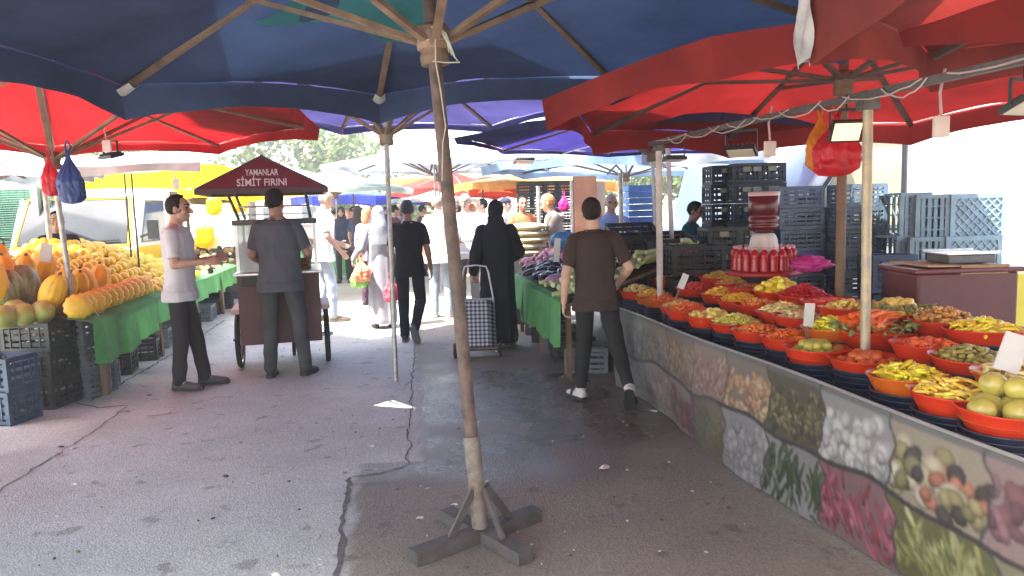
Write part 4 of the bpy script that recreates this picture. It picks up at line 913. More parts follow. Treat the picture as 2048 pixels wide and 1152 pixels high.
# ------------------------------------------------------------------ crates
def crate_mb(w_, d_, h_, slats=3, holes=True, lattice=False):
    mb = MB(); t = .014
    for sx in (-1, 1):
        for sy in (-1, 1): mb.box((sx * (w_ / 2 - .016), sy * (d_ / 2 - .016), h_ / 2), (.036, .036, h_ - .004))
    for z in (.018, h_ - .018):
        hgt = .036
        for s in (-1, 1):
            mb.box((0, s * (d_ / 2 - t / 2), z), (w_ - .05, t, hgt)); mb.box((s * (w_ / 2 - t / 2), 0, z), (t, d_ - .05, hgt))
    gap = (h_ - .072) / slats
    for k in range(slats):
        z = .036 + gap * (k + .5)
        for s in (-1, 1):
            mb.box((0, s * (d_ / 2 - .010), z), (w_ - .06, .009, gap * .58)); mb.box((s * (w_ / 2 - .010), 0, z), (.009, d_ - .06, gap * .58))
    for s in (-1, 1):
        for k in range(1, 5): mb.box((-w_ / 2 + w_ * k / 5, s * (d_ / 2 - .006), h_ / 2), (.012, .016, h_ - .075))
        for k in range(1, 4): mb.box((s * (w_ / 2 - .006), -d_ / 2 + d_ * k / 4, h_ / 2), (.016, .012, h_ - .075))
    if lattice:
        mb.box((0, 0, .012), (w_ - .06, d_ - .06, .006))
        for k in range(-7, 8):
            for sg in (-1, 1):
                c0 = k * .075; L = 1.0; pts = []
                for t_ in np.linspace(-1, 1, 41):
                    x, y = c0 + t_ * .35 * sg, t_ * .35
                    if abs(x) < w_ / 2 - .04 and abs(y) < d_ / 2 - .04: pts.append((x, y))
                if len(pts) > 2: mb.bar((*pts[0], .006 if sg > 0 else .008), (*pts[-1], .006 if sg > 0 else .008), .012, .02)
        for s in (-1, 1): mb.box((0, s * (d_ / 2 - .02), .004), (w_, .04, .014)); mb.box((s * (w_ / 2 - .02), 0, .0035), (.04, d_, .014))
    else:
        for k in range(8): mb.box((0, -d_ / 2 + d_ * (k + .5) / 8, .012), (w_ - .06, d_ / 8 * .7, .008))
    return mb
darkc = M('dark_green_crate', (.018, .026, .024), .5, .35, 7); bluec = M('grey_blue_crate', (.10, .15, .21), .5, .25, 5, trans=.12, tcol=(.12, .2, .3)); lbluec = M('pale_grey_blue_crate', (.25, .36, .43), .5, .2, 5, trans=.2, tcol=(.3, .42, .5)); blackc = M('black_crate', (.02, .021, .021), .5, .35, 9); purpc = M('violet_blue_crate', (.05, .06, .26), .5, .2, 5)
greyc2 = M('grey_crate', (.11, .125, .14), .5, .25, 6)
proto = {}
def crate(kind, pos, rz, label, group, rot=None):
    spec = {'tall': (.30, .40, .215, 2, darkc), 'blue': (.42, .32, .205, 3, bluec), 'violet': (.42, .32, .205, 3, purpc), 'grey': (.48, .40, .27, 4, lbluec), 'black': (.42, .36, .24, 3, blackc), 'slate': (.40, .36, .24, 3, greyc2), 'dblue': (.36, .30, .26, 3, M('dull_blue_crate', (.032, .058, .095), .55, .25, 6))}[kind]
    if kind not in proto:
        mb = crate_mb(*spec[:4], lattice=(kind in ('grey', 'dblue'))); o = mb.build('plastic_crate', spec[4], None, pos); o.rotation_euler = rot or (0, 0, rz); proto[kind] = o
        if kind == 'tall':
            h = MB()
            h.box((0, -.2035, .15), (.09, .012, .05))
            h.build('grip_label', M('dull_label', (.20, .20, .14), .6, .3, 30), o)
        tag(o, label, 'crate', group)
    else:
        o = dup(proto[kind], pos, rz, label, group, rot=rot)
    return o
# dark green stacks behind the dispenser
for ci, (px, n_) in enumerate(((1456, 9), (1489, 9), (1513, 9), (1546, 9), (1436, 6), (1495, 6))):
    p = P(px, 430, 8.3 - ci * .06 if ci < 4 else 7.3); x = p.x
    for k in range(n_):
        crate('tall', (x + rnd(-.006, .006), 8.35 + (.28 if ci == 0 else -1.05 if ci >= 4 else 0), .218 * k + (.0 if ci < 3 else .0)), rnd(-.03, .03) + (.0), 'dark green crate, %s of the %s stack right of the boy' % (nth2(k, n_), ['first tall', 'second tall', 'third tall', 'fourth tall', 'first short', 'second short'][ci]), 'dark green crates in tall stacks')
# grey blue stacks
for ci, (px, d, n_, z0) in enumerate(((1592, 7.3, 8, 0), (1712, 7.05, 8, 0), (1650, 7.45, 7, .0))):
    p = P(px, 430, d)
    for k in range(n_):
        kd = 'violet' if (ci == 0 and k == 4) else ('slate' if ci == 2 and k % 3 == 1 else 'blue')
        crate(kd, (p.x + rnd(-.012, .012), d + rnd(-.01, .01), .21 * k if kd != 'slate' else .21 * k), rnd(-.05, .05), '%s crate, %s of the stack %s' % ({'blue': 'grey blue', 'violet': 'violet blue', 'slate': 'slate grey'}[kd], nth2(k, n_), ['right behind the dispenser', 'behind the rusty pole', 'between dispenser and rusty pole'][ci]), 'grey blue crates in stacks behind the pickles')
# small packs on the crates
# pale crates lying on their side at the right
def side_crate(px, py, d, label, rzz=0, kind='grey'):
    p = P(px, py, d); crate(kind, (p.x, d, p.z), 0, label, 'pale crates on their sides in front of the van', rot=(R(-90), 0, 0) if not rzz else rotm(R(-90), 0, rzz).to_euler())
GX = 'pale grey blue crate on its side, '
side_crate(1957, 434, 6.35, GX + 'upper right with its lattice bottom towards the pickles')
side_crate(1947, 519, 6.3, GX + 'lower right with its lattice bottom towards the pickles')
side_crate(1880, 434, 6.6, GX + 'upper middle, narrow end showing', R(78))
side_crate(1836, 430, 6.7, GX + 'upper left, narrow end showing', R(87))
side_crate(1868, 517, 6.55, GX + 'lower middle, narrow end showing', R(78))
side_crate(1828, 515, 6.7, GX + 'lower left, narrow end showing', R(87))
side_crate(1790, 548, 5.9, 'slate blue crate on its side behind the thin pole, lattice bottom showing', 0, 'dblue')
for k, (px, py) in enumerate(((1957, 605), (1880, 603), (1815, 602))): side_crate(px, py, 6.45 + .1 * k, GX + ['bottom row behind the maroon box', 'bottom row behind the dark barrel', 'bottom row at the left'][k])
side_crate(1790, 625, 5.95, 'slate blue crate on its side under the one behind the thin pole', 0, 'dblue')
# left front crates
def cr_at(kind, px, py, d, rz, label, z=None):
    g = P(px, py, d); return crate(kind, (g.x, g.y, z), rz, label, 'crates at the near end of the left stall')
for k in range(2): cr_at('dblue', 12, 800, 5.72, -.22 + .05 * k, 'dull blue crate at the left edge, %s of its pair' % ('lower', 'upper')[k], .262 * k)
for k in range(3): cr_at('black', 88, 760, 6.2, -.12 + .03 * k, 'black open crate with garlic, %s of the stack right of the dull blue pair' % ('lowest', 'middle', 'topmost')[k], .242 * k)
for k in range(3): cr_at('black', -30, 760, 6.5, -.1 + .03 * k, 'black crate, %s of the stack under the dark striped melons' % ('lowest', 'middle', 'topmost')[k], .242 * k)
for k in range(3): cr_at('slate', 165, 740, 6.55, -.2, 'slate grey crate, %s of the stack beside the green cloth' % ('lowest', 'middle', 'topmost')[k], .242 * k)
wl = M('garlic_white', (.55, .47, .36), .6, .25, 25)
for k, z in enumerate((.10, .36, .60)):
    g = P(88, 760, 6.2); mb = MB(); rg = random.Random(k)
    for i in range(46): mb.ell((g.x + rg.uniform(-.17, .17), g.y + rg.uniform(-.14, .14), z + rg.uniform(-.02, .025)), (.025, .023, .022), rotm(rg.uniform(0, 3), 0, 0), 8, 6)
    tag(mb.build('garlic', wl), 'white garlic bulbs in the %s black crate' % ['lowest', 'second', 'topmost'][k], 'garlic', None, 'stuff')
g = P(135, 630, 6.55); mb = MB(); z = .745
for q in ((0, 0, .36, .26), ): mb.box((g.x, g.y, z), (.36, .26, .008), rotm(0, 0, -.2))
for a_, s_ in ((0, 1), (1, 1), (0, -1), (1, -1)):
    rr_ = rotm(0, 0, -.2); off = rr_ @ V(((.18 * s_) if a_ == 0 else 0, (.13 * s_) if a_ else 0, .045)); mb.box(V((g.x, g.y, z)) + off, (.008, .26, .09) if a_ == 0 else (.36, .008, .09), rr_ @ rotm(.1 * s_ * a_, .15 * s_ * (1 - a_), 0))
mb.box((g.x + .26, g.y - .12, z + .03), (.16, .2, .006), rotm(.1, .55, -.3))
tag(mb.build('carton', card), 'open shallow cardboard carton on the slate crates', 'carton')
p = P(182, 628, 6.4); mb = MB(); mb.box(p, (.15, .16, .008), rotm(-.9, .0, -.35)); tag(mb.build('price_sheet', paper), 'white price sheet leaning on the slate crates', 'sheet')
p = G(230, 740); mb = MB(); mb.box((p.x, p.y, .025), (.24, .045, .045), rotm(0, 0, .1)); tag(mb.build('timber_block', wood), 'short timber block on the road by the slate crates', 'block')
# crates under the left table
for k in range(9):
    p = lt(.6 + k * .74, .28 + .06 * (k % 2), 0); crate('black' if k % 3 else 'slate', p, LU.angle(V((0, 1, 0))) + rnd(-.1, .1), 'crate standing under the fruit table, number %s from the near end' % (ORD + ['last'])[k].replace('lowest', 'first'), 'crates under the fruit table')
for k in range(5):
    p = vt(.3 + k * .55, .3, 0); crate('black' if k % 2 else 'slate', p, rnd(-.1, .1), 'crate standing under the vegetable table, %s from the near end' % (ORD)[k].replace('lowest', 'first'), 'crates under the vegetable table')
# middle: dark crates on the vegetable stall
for k, (px, py, d, kd, lb, rx) in enumerate([(1262, 505, 7.4, 'black', 'black crate tipped on the vegetable stall behind the walking teenager', .35), (1385, 545, 6.75, 'black', 'dark crate with grey lid beside the courgettes', 0), (1330, 520, 7.3, 'black', 'black crate behind the pale courgettes', .2)]):
    p = P(px, py, d); o = crate(kd, (p.x, d, p.z), .1, lb, 'dark crates on the vegetable stall'); o.scale = (1.15, 1.0, 1.05); o.rotation_euler = (rx, 0, .12)
    cb = MB(); cb.box((p.x, d + .02, p.z / 2 - .02), (.42, .34, p.z - .06)); tag(cb.build('counter_block', M('dark_counter', (.03, .03, .032), .7, .2)), ['dark counter under the tipped black crate', 'dark counter under the crate with grey lid', 'dark counter under the middle black crate'][k], 'counter')
p = P(1365, 505, 6.8); mb = MB(); mb.ell(p, (.13, .1, .035), None, 18, 10, 0, lambda v: 1 + .3 * mnoise.noise(v * 3)); tag(mb.build('plastic_bag', M('rose_bag', (.70, .05, .14), .4, .1, trans=.3, tcol=(.8, .05, .15))), 'rose plastic bag on the dark crates', 'bag')
# tray stack, blue above white
for k in range(16):
    p = P(1282, 500, 10.2); z = .45 + k * .085; kd = 'cream' if 5 <= k < 9 else 'pale' if k < 5 else 'sky'
    if k == 0:
        mb = MB(); 
        for s in (-1, 1): mb.box((0, s * .19, .035), (.42, .012, .07)); mb.box((s * .21, 0, .036), (.012, .37, .066))
        mb.box((0, 0, .006), (.40, .36, .008)); mb.box((0, -.19, .074), (.43, .03, .008)); tray0 = {}
        for nm, c_ in (('pale', (.55, .66, .70)), ('cream', (.70, .66, .50)), ('sky', (.18, .38, .72))): tray0[nm] = mb.mesh('shallow_tray', M('tray_' + nm, c_, .45, .1, 6, trans=.2, tcol=c_))
    o = bpy.data.objects.new('shallow_tray', tray0[kd]); C.objects.link(o); o.location = (p.x + rnd(-.01, .01), 10.2, z); o.rotation_euler.z = .1 + rnd(-.03, .03)
    tag(o, '%s tray, %s of the stack right of the man in blue' % ({'pale': 'pale grey', 'cream': 'cream', 'sky': 'sky blue'}[kd], 'topmost' if k == 15 else 'lowest' if k == 0 else '%s up' % ORD[min(k, 13)] if k < 14 else 'second from the top'), 'tray', 'stack of shallow trays')
mb = MB(); mb.box((P(1282, 500, 10.2).x, 10.2, .225), (.6, .5, .44)); bevel(mb.build('pallet_box', wood), .01); tag(bpy.data.objects['pallet_box'], 'wooden box under the tray stack', 'box')
# far wall of black crates behind the orange shirted man
for ci in range(4):
    p = P(1052 + ci * 26, 430, 14.2)
    for k in range(8):
        o = crate('black', (p.x, 14.2 + .1 * (ci % 2), .255 * k), .05, 'black crate, %s of the %s far stack right of the orange shirted man' % (nth2(k, 8), ['first', 'second', 'third', 'fourth'][ci]), 'far black crates'); o.scale = (.75, 1, 1.05)
mb = MB(); p = P(1170, 430, 14.0); mb.box((p.x, 14.0, 1.05), (.42, .3, 2.1)); bevel(mb.build('door_panel', M('orange_brown_panel', (.42, .17, .09), .7, .2, 3)), .02); tag(bpy.data.objects['door_panel'], 'tall orange brown board behind the teenager', 'board')
mb = MB(); p = P(1200, 430, 14.1); mb.box((p.x, 14.3, 1.0), (.25, .1, 2.0)); tag(mb.build('plywood_sheet', M('plywood', (.58, .44, .34), .7, .1, 3)), 'pale plywood sheet beside the orange brown board', 'board')
# ------------------------------------------------------------------ barrel, maroon box, scale, yellow boxes
p = P(1823, 590, 5.25); b = MB(); b.lathe([(.001, 0), (.16, 0), (.19, .1), (.20, .4), (.195, .75), (.185, .96), (.20, .965), (.205, .99), (.20, 1.01), (.18, 1.01), (.175, .95), (.17, .6), (.001, .58)], 30); o = b.build('plastic_barrel', M('slate_barrel', (.06, .07, .085), .45, .2, 5), None, (p.x, p.y, .06)); tag(o, 'open slate blue plastic barrel behind the pickles', 'barrel')
p = P(1893, 610, 4.85); mx = V((p.x, 4.85, 0))
r = thing('maroon_counter', 'maroon counter box behind the carrots carrying the scale', 'counter', mx); b = MB(); b.box((0, 0, .53), (.64, .45, 1.06)); bevel(b.build('body', M('maroon_plastic', (.105, .022, .024), .45, .2, 4), r), .02)
b = MB(); b.box((0, 0, 1.075), (.70, .49, .03)); bevel(b.build('lid', M('maroon_plastic_lid', (.13, .03, .032), .4, .2, 4), r), .01)
b = MB(); b.box((-.02, 0, 1.10), (.52, .4, .012), rotm(0, .03, .1)); b.box((.1, -.22, 1.06), (.3, .008, .1), rotm(.2, 0, 0)); o = b.build('cardboard_flap', card, None, mx); tag(o, 'flattened cardboard under the scale on the maroon counter', 'cardboard')
r = thing('kitchen_scale', 'low dark weighing scale with flat steel pan on the maroon counter', 'scale', mx + V((.08, 0, 1.107))); b = MB(); b.box((0, 0, .03), (.30, .26, .055)); bevel(b.build('body', M('scale_body', (.10, .10, .11), .4, .2), r), .008)
b = MB(); b.box((0, 0, .064), (.34, .28, .006)); b.box((0, -.14, .072), (.34, .006, .018)); b.box((0, .14, .072), (.34, .006, .018)); b.build('pan', alu, r)
p = P(2030, 600, 5.2); r = thing('yellow_box', 'yellow box with green print at the right edge', 'box', (p.x + .12, 5.2, 0)); b = MB(); b.box((0, 0, .50), (.5, .4, 1.0)); bevel(b.build('carton_body', M('lemon_card', (.72, .62, .05), .5, .1, 4), r), .006); b = MB(); b.box((-.08, -.202, .78), (.18, .004, .1)); b.build('print_patch', M('green_print', (.25, .45, .12), .6, .1), r)
# ------------------------------------------------------------------ bar with lamps, cables and tags
bA, bB = P(1300, 288, 6.2), P(2080, 112, 2.72)
r = thing('stall_bar', 'long steel bar running above the pickle stall', 'bar', (0, 0, 0)); b = MB(); b.bar(bA, bB, .035, .035); b.build('tube', dsteel, r)
b = MB(); rg = random.Random(2)
for k in range(11):
    t0 = .03 + k * .085 + rg.uniform(-.02, .02); t1 = t0 + rg.uniform(.05, .16); q0, q1 = bA.lerp(bB, t0), bA.lerp(bB, t1); dr = rg.uniform(.015, .07); b.tube([q0.lerp(q1, i / 8) + V((-.022, -.018, .012 - dr * (1 - (2 * i / 8 - 1) ** 2) + rg.uniform(-.004, .004))) for i in range(9)], .0042, 5)
b.build('cable', M('pinkish_cable', (.45, .33, .30), .6, .2), r)
def onbar(px): 
    best = min((abs(cam_px(bA.lerp(bB, t / 400)) - px), t) for t in range(401))[1]; return bA.lerp(bB, best / 400)
def cam_px(p):
    q = p - V((0, 0, CAMH)); z = q.y * _ct - q.z * _st; a, b = q.x / z, (q.y * _st + q.z * _ct) / z; return 1024 + FPX * (a * math.cos(ROLL) - b * math.sin(ROLL))
gp = M('galvanised_stall_pole', (.40, .37, .30), .5, .35, 14, .15, 60, col2=(.33, .25, .15), metal=.4)
for px, bz, lb in ((1309, 0, 'thin white stall pole at the far end of the pickle bowls'), (1724, 0, 'thin galvanised stall pole standing among the pickle bowls')):
    q = onbar(px); bt = MB(); zlow = 0.0; bx = q + V((.04, .02, 0)); r = thing('stall_pole', lb, 'pole', (bx.x, bx.y, 0)); bt.tube([(.02 if px > 1500 else 0, 0, zlow), (0, 0, q.z + .02)], .024 if px > 1500 else .026, 12); bt.build('tube', gp if px > 1500 else M('whitish_pole', (.52, .47, .42), .5, .2, 9), r)
    bt = MB(); bt.box((0, 0, q.z - .02), (.08, .08, .09)); bt.build('clamp', dsteel, r)
q = P(1352, 300, 7.4); bt = MB(); r = thing('stall_pole', 'white pole beside the boy in green', 'pole', (q.x, 7.4, 0)); bt.tube([(.0, 0, 0), (-.09, 0, 2.3)], .024, 10); bt.build('tube', MATS['whitish_pole'], r)
for (px, y0, y1, d, rad, lb) in ((868, 330, 600, 13.8, .02, 'far thin pole under the white umbrella'), (1076, 372, 470, 11.4, .03, 'pole right of the orange shirted man'), (1142, 360, 480, 11.8, .022, 'thin pole left of the teenager head'), (1241, 345, 520, 9.0, .028, 'grey pole in front of the man in the blue polo'), (247, 330, 480, 9.2, .012, 'thin dark pole in front of the truck windscreen'), (262, 340, 480, 9.0, .012, 'second thin dark pole in front of the truck'), (85, 330, 480, 8.6, .03, 'dark pole beside the man in black')):
    q = P(px, y0, d); bt = MB(); r = thing('stall_pole', lb, 'pole', (q.x, d, 0)); bt.tube([(0, 0, 0), (0, 0, q.z)], rad, 8); bt.build('tube', dsteel if rad < .02 else steel, r)
lit = M('lit_lamp', (1, .80, .42), .5, .02, emit=.16); unlit = M('lamp_window', (.62, .58, .45), .15, .1)
def flood(px, py, d, label, on=False, yaw=0., tilt=.6, sc=1.):
    p = P(px, py, d); r = thing('flood_lamp', label, 'lamp', p, yaw); r.scale = (sc,) * 3
    b = MB(); q = rotm(tilt, 0, 0); b.box((0, 0, 0), (.21, .15, .03), q)
    for k in range(6): b.box(q @ V((-.08 + k * .032, 0, .022)), (.008, .13, .02), q)
    b.build('housing', black, r); g = MB(); g.box(q @ V((0, 0, -.017)), (.18, .12, .005), q); g.build('lens', lit if on else unlit, r)
    k = MB(); k.bar((-.11, 0, 0), (-.11, 0, .14), .004, .02); k.bar((.11, 0, 0), (.11, 0, .14), .004, .02); k.bar((-.11, 0, .14), (.11, 0, .14), .02, .004, (0, 1, 0)); k.tube([(0, 0, .14), (.01, .01, .24)], .006, 6); k.build('bracket', black, r)
flood(1692, 262, 4.0, 'lit flood lamp glowing warm beside the red bag', True, .0, R(-62), .8)
flood(1482, 302, 5.3, 'dark flood lamp hanging under the red umbrella edge', False, -.5, R(-20), 1.0)
flood(1348, 318, 6.6, 'dark flood lamp at the far end of the stall bar', False, .2, R(-5), .9)
flood(2046, 212, 3.3, 'flood lamp at the right edge of the view', False, .4, R(-25), .8)
flood(1048, 322, 9.8, 'flood lamp under the pale blue canopy', False, .2, R(-10), 1.2)
flood(222, 312, 7.4, 'dark flood lamp under the left red umbrella', False, -.5, R(15), 1.0)
def hangtag(px, py, d, label, up=.22, wd=.075, ht=.10):
    p = P(px, py, d); r = thing('hanging_switch', label, 'switch box', p); b = MB(); b.box((0, 0, 0), (wd, .025, ht)); bevel(b.build('case', M('cream_plastic', (.62, .52, .46), .5, .1), r), .006); t = MB(); t.tube([(0, 0, ht / 2), (-.01, 0, ht / 2 + up * .5), (.01, 0, ht / 2 + up)], .007, 6); t.build('cord', MATS['pinkish_cable'], r)
hangtag(1882, 253, 3.6, 'cream switch box hanging below the bar on the right')
hangtag(1540, 298, 4.8, 'cream switch box hanging left of the red bag')
hangtag(214, 292, 6.6, 'switch box hanging under the left red umbrella', .16)
hangtag(352, 368, 8.8, 'pale switch box hanging in front of the yellow tarpaulin', .2, .07, .12)
# red carrier bags on the pole, bags on the left umbrella
def bag_mb(wd, ht, seed=0, dp=.55):
    """thin plastic carrier bag hanging from its handles: gathered top, full creased bottom"""
    mb = MB()
    def f(u, v):
        a = 2 * math.pi * u; z = ht * (.5 - v)
        w_ = .10 + .90 * smooth(.0, .62, v) * (1 - .35 * smooth(.86, 1.0, v)) if v < .999 else .02
        k = 1 + (.16 * math.sin(a * 5 + seed + 3 * v) + .09 * math.sin(a * 11 + seed * 2)) * (1.15 - v) + .16 * mnoise.noise(V((math.cos(a) * 4.5, math.sin(a) * 4.5, v * 9 + seed))) + .14 * mnoise.noise(V((math.cos(a) * 1.6, math.sin(a) * 1.6, v * 3.5 + seed)))
        cx, cy = math.cos(a), math.sin(a); sq = (abs(cx) ** 3 + abs(cy) ** 3) ** (-1 / 3)
        return V((cx * sq * wd * .42 * w_ * k, cy * sq * wd * .42 * dp * w_ * k, z + .02 * ht * math.sin(a * 3 + seed) * (v > .8)))
    mb.grid(f, 72, 36)
    for s in (-1, 1): mb.tube([(s * .03 * wd, 0, ht * .47), (s * wd * .10, .01, ht * .60), (s * .02 * wd, 0, ht * .72)], [wd * .05, wd * .035, wd * .025], 7)
    return mb
def bag(px, py, d, wd, ht, mat, label, seed=0):
    return tag(bag_mb(wd, ht, seed).build('carrier_bag', mat, None, P(px, py, d)), label, 'bag')
rb = M('red_bag', (.62, .02, .035), .35, .25, 8, trans=.45, tcol=(.85, .03, .05))
bag(1672, 292, 4.3, .30, .34, rb, 'bunch of red carrier bags hanging below the lit lamp', 2)
bag(1640, 285, 4.45, .18, .34, M('orange_bag', (.72, .26, .02), .4, .2, 8, trans=.4, tcol=(.8, .3, .02)), 'orange carrier bag behind the red ones', 6)
bag(100, 352, 5.75, .16, .30, rb, 'red carrier bag hanging on the left umbrella pole', 3)
bag(140, 355, 5.6, .22, .38, M('blue_bag', (.04, .075, .24), .35, .3, 8, trans=.4, tcol=(.05, .10, .35)), 'blue carrier bag hanging on the left umbrella pole', 8)
bag(1128, 405, 10.5, .16, .24, M('magenta_bag', (.55, .02, .22), .4, .2, 8, trans=.3, tcol=(.7, .03, .3)), 'magenta bag hanging above the aubergines', 4)
b = MB(); pA, pB, pC = P(1085, 322, 7.0), P(1130, 318, 7.0), P(1235, 270, 6.4)
b.tube([pA + V((-.8, 1, -.02)), P(1000, 320, 7.6), pA, P(1150, 300, 6.9), P(1200, 288, 6.5), pC], .006, 5); tag(b.build('cable', white_p), 'thin white cable drooping under the navy umbrella', 'cable')
# ------------------------------------------------------------------ fruit on the left stall
lsurf = lambda o: .705 + .22 * o
skinO = M('orange_melon_skin', (.78, .48, .04), .5, .2, 14, .2, 60, col2=(.74, .42, .04)); skinP = M('pumpkin_orange', (.78, .46, .03), .6, .2, 6, .12, 40); skinY = M('yellow_fruit', (.70, .47, .006), .4, .15, 10); skinW = M('striped_melon', (.07, .11, .04), .45, .35, 7, col2=(.30, .34, .16), stretch=(2.2, 2.2, .5)); skinL = M('pale_green_melon', (.36, .36, .09), .5, .3, 6)
def ribbed(n, dep): return lambda v: 1 - dep * (.5 + .5 * math.cos(math.atan2(v.y, v.x) * n)) * (1 - v.z * v.z)
def fruit(name, r3, mat, fn, label, group, stem=False):
    mb = MB(); mb.ell((0, 0, 0), r3, None, 32, 16, 0, fn); o = mb.build(name, mat, None, (0, 0, -50)); tag(o, label, name.split('_')[-1], group)
    if stem: s = MB(); s.tube([(0, 0, r3[2] * .93), (.01, 0, r3[2] * 1.12)], [.018, .012], 7); s.build('stem', wood, o)
    return o
used = set()
def put(o, pos, rot, label=None, sc=1.):
    if o.name not in used: used.add(o.name); o.location = pos; o.rotation_euler = rot; o.scale = (sc,) * 3; 
    else: o = dup(o, pos, None, None, None, sc, rot)
    if label: o['label'] = label
    return o
yaw0 = math.atan2(-LU.x, LU.y)
mel = fruit('orange_melon', (.116, .116, .066), skinO, ribbed(12, .12), 'small ribbed orange melon in the row along the cloth edge', 'orange melons along the cloth edge')
for k in range(12): put(mel, lt(.03 + k * .168, .13 + .01 * (k % 2), lsurf(.13) + .10), (V((-LU.x, -LU.y, .12)) + V((LN.x, LN.y, 0)) * -.55 + V((rnd(-.12, .12), rnd(-.12, .12), rnd(-.1, .1)))).to_track_quat('Z', 'Y').to_euler(), None, rnd(.92, 1.06))
pum = fruit('tall_pumpkin', (.105, .105, .175), skinP, ribbed(11, .13), 'tall orange pumpkin standing on the left stall', 'orange pumpkins on the left stall', True)
for k in range(5): put(pum, lt(.25 + k * .29, .42 + rnd(-.02, .02), lsurf(.42) + .14), (R(20) + rnd(-.15, .15), rnd(-.3, -.1), rnd(0, 6)), None, rnd(.88, 1.08))
for k in range(1, 5): put(pum, lt(-.15 + k * .33, .85 + rnd(-.03, .03), lsurf(.85) + .19), (rnd(-.4, .4), rnd(-.4, .4), rnd(0, 6)), None, rnd(.95, 1.2))
for k in range(1, 4): put(pum, lt(-.3 + k * .45, 1.2, lsurf(1.2) + .2), (rnd(-.5, .5), rnd(-.5, .5), rnd(0, 6)), None, rnd(1., 1.2))
wm = fruit('striped_melon', (.14, .14, .20), skinW, ribbed(10, .05), 'dark green striped melon standing at the left edge', 'dark green striped melons at the left edge')
for k, (px, py, d) in enumerate(((-8, 588, 6.25), (16, 584, 6.4), (42, 577, 6.55))): put(wm, P(px, py, d), (.15, -.1 + .1 * k, k), 'dark green striped melon, %s of the three by the left edge' % ['nearest', 'middle', 'furthest'][k], 1. if k < 2 else 1.08)
pg = fruit('pale_melon', (.10, .10, .19), skinL, ribbed(8, .03), 'pale green ribbed melon lying in front of the striped melons', 'pale green melons at the left edge')
for k, (px, py, d) in enumerate(((10, 634, 5.95), (48, 630, 6.1), (85, 624, 6.2), (30, 622, 6.2))): put(pg, P(px, py, d), (R(85), rnd(-.1, .1), .5 + rnd(-.2, .2)))
# yellow fruit mound (stacked on a boarded slope)
ysurf = lambda s, o: .71 + .22 * o + .28 * smooth(.1, 1.0, o) * math.exp(-((s - 3.0) / 1.5) ** 2)
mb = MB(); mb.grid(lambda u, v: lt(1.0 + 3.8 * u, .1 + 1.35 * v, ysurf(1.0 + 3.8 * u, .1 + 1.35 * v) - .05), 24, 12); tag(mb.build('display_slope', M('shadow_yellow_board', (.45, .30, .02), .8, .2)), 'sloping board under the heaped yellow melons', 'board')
yf = fruit('yellow_melon', (.058, .058, .066), skinY, None, 'small bright yellow melon in the big heap left of the bread cart', 'bright yellow melons in the big heap')
rg = random.Random(11); cnt = 0
s = 1.05
while s < 4.8:
    o_ = .10 + rg.uniform(0, .04)
    while o_ < 1.42:
        if not (s < 1.95 and o_ < .55 + (1.95 - s) * .5) and cnt < 290:
            put(yf, lt(s + rg.uniform(-.025, .025), o_, ysurf(s, o_) + rg.uniform(-.01, .025)), (rg.uniform(-1, 1), rg.uniform(-1, 1), rg.uniform(0, 6)), None, rg.uniform(.88, 1.18)); cnt += 1
        o_ += .118
    s += .112
lm = fruit('pale_squash', (.05, .05, .10), M('pale_squash_skin', (.55, .52, .25), .5, .2, 8), None, 'pale yellow squash at the far end of the left stall', 'pale squashes by the bread cart')
for k in range(30): s_ = 4.9 + rg.uniform(0, 2.4); o_ = rg.uniform(.06, .8); put(lm, lt(s_, o_, lsurf(o_) + .05), (R(90), 0, rg.uniform(0, 6)), None, rg.uniform(.8, 1.1))
pc = P(92, 505, 6.7); mb = MB(); mb.box(pc, (.10, .006, .17), rotm(.1, .25, .15)); tag(mb.build('price_card', paper), 'white price card stuck among the tall pumpkins', 'price card')
# ------------------------------------------------------------------ vegetables on the right stall
vsurf = lambda o: .705 + .30 * o
aub = MB(); aub.tube([(-.10, 0, 0), (-.06, .004, .004), (0, .01, .006), (.06, .006, .003), (.095, 0, 0)], [.018, .034, .04, .036, .012], 10); aubm = M('aubergine_skin', (.020, .022, .032), .22, .4, 6, spec=.6)
ao = aub.build('aubergine', aubm, None, (0, 0, -50)); tag(ao, 'glossy dark aubergine in the heap behind the walking teenager', 'aubergine', 'aubergines in the dark heap')
cap = MB(); cap.tube([(.085, 0, 0), (.10, 0, 0), (.125, .01, .005)], [.02, .018, .006], 7); cap.build('stalk', M('green_stalk', (.06, .09, .03), .6, .2), ao)
rg = random.Random(21)
for k in range(150): s_ = .95 + 1.2 * rg.random(); o_ = .06 + 1.35 * (k / 150); put(ao, vt(s_, o_, vsurf(o_) + .06 + rg.uniform(0, .05)), (rg.uniform(-.3, .3), rg.uniform(-.5, .5), rg.uniform(0, 6.28)), None, rg.uniform(.85, 1.15))
cz = MB(); cz.tube([(-.11, 0, 0), (-.05, .006, .003), (.04, .006, .003), (.11, 0, 0)], [.02, .027, .026, .016], 9); co = cz.build('courgette', M('courgette_skin', (.50, .56, .27), .4, .2, 12, col2=(.40, .50, .18)), None, (0, 0, -50)); tag(co, 'pale green courgette in the heap around the walking teenager', 'courgette', 'pale green courgettes')
for k in range(60): s_ = .1 + 1.0 * rg.random(); o_ = .06 + .35 * rg.random(); put(co, vt(s_, o_, vsurf(o_) + .03 + rg.uniform(0, .05)), (rg.uniform(-.15, .15), rg.uniform(-.2, .2), rg.gauss(.6, .5)), None, rg.uniform(.85, 1.15))
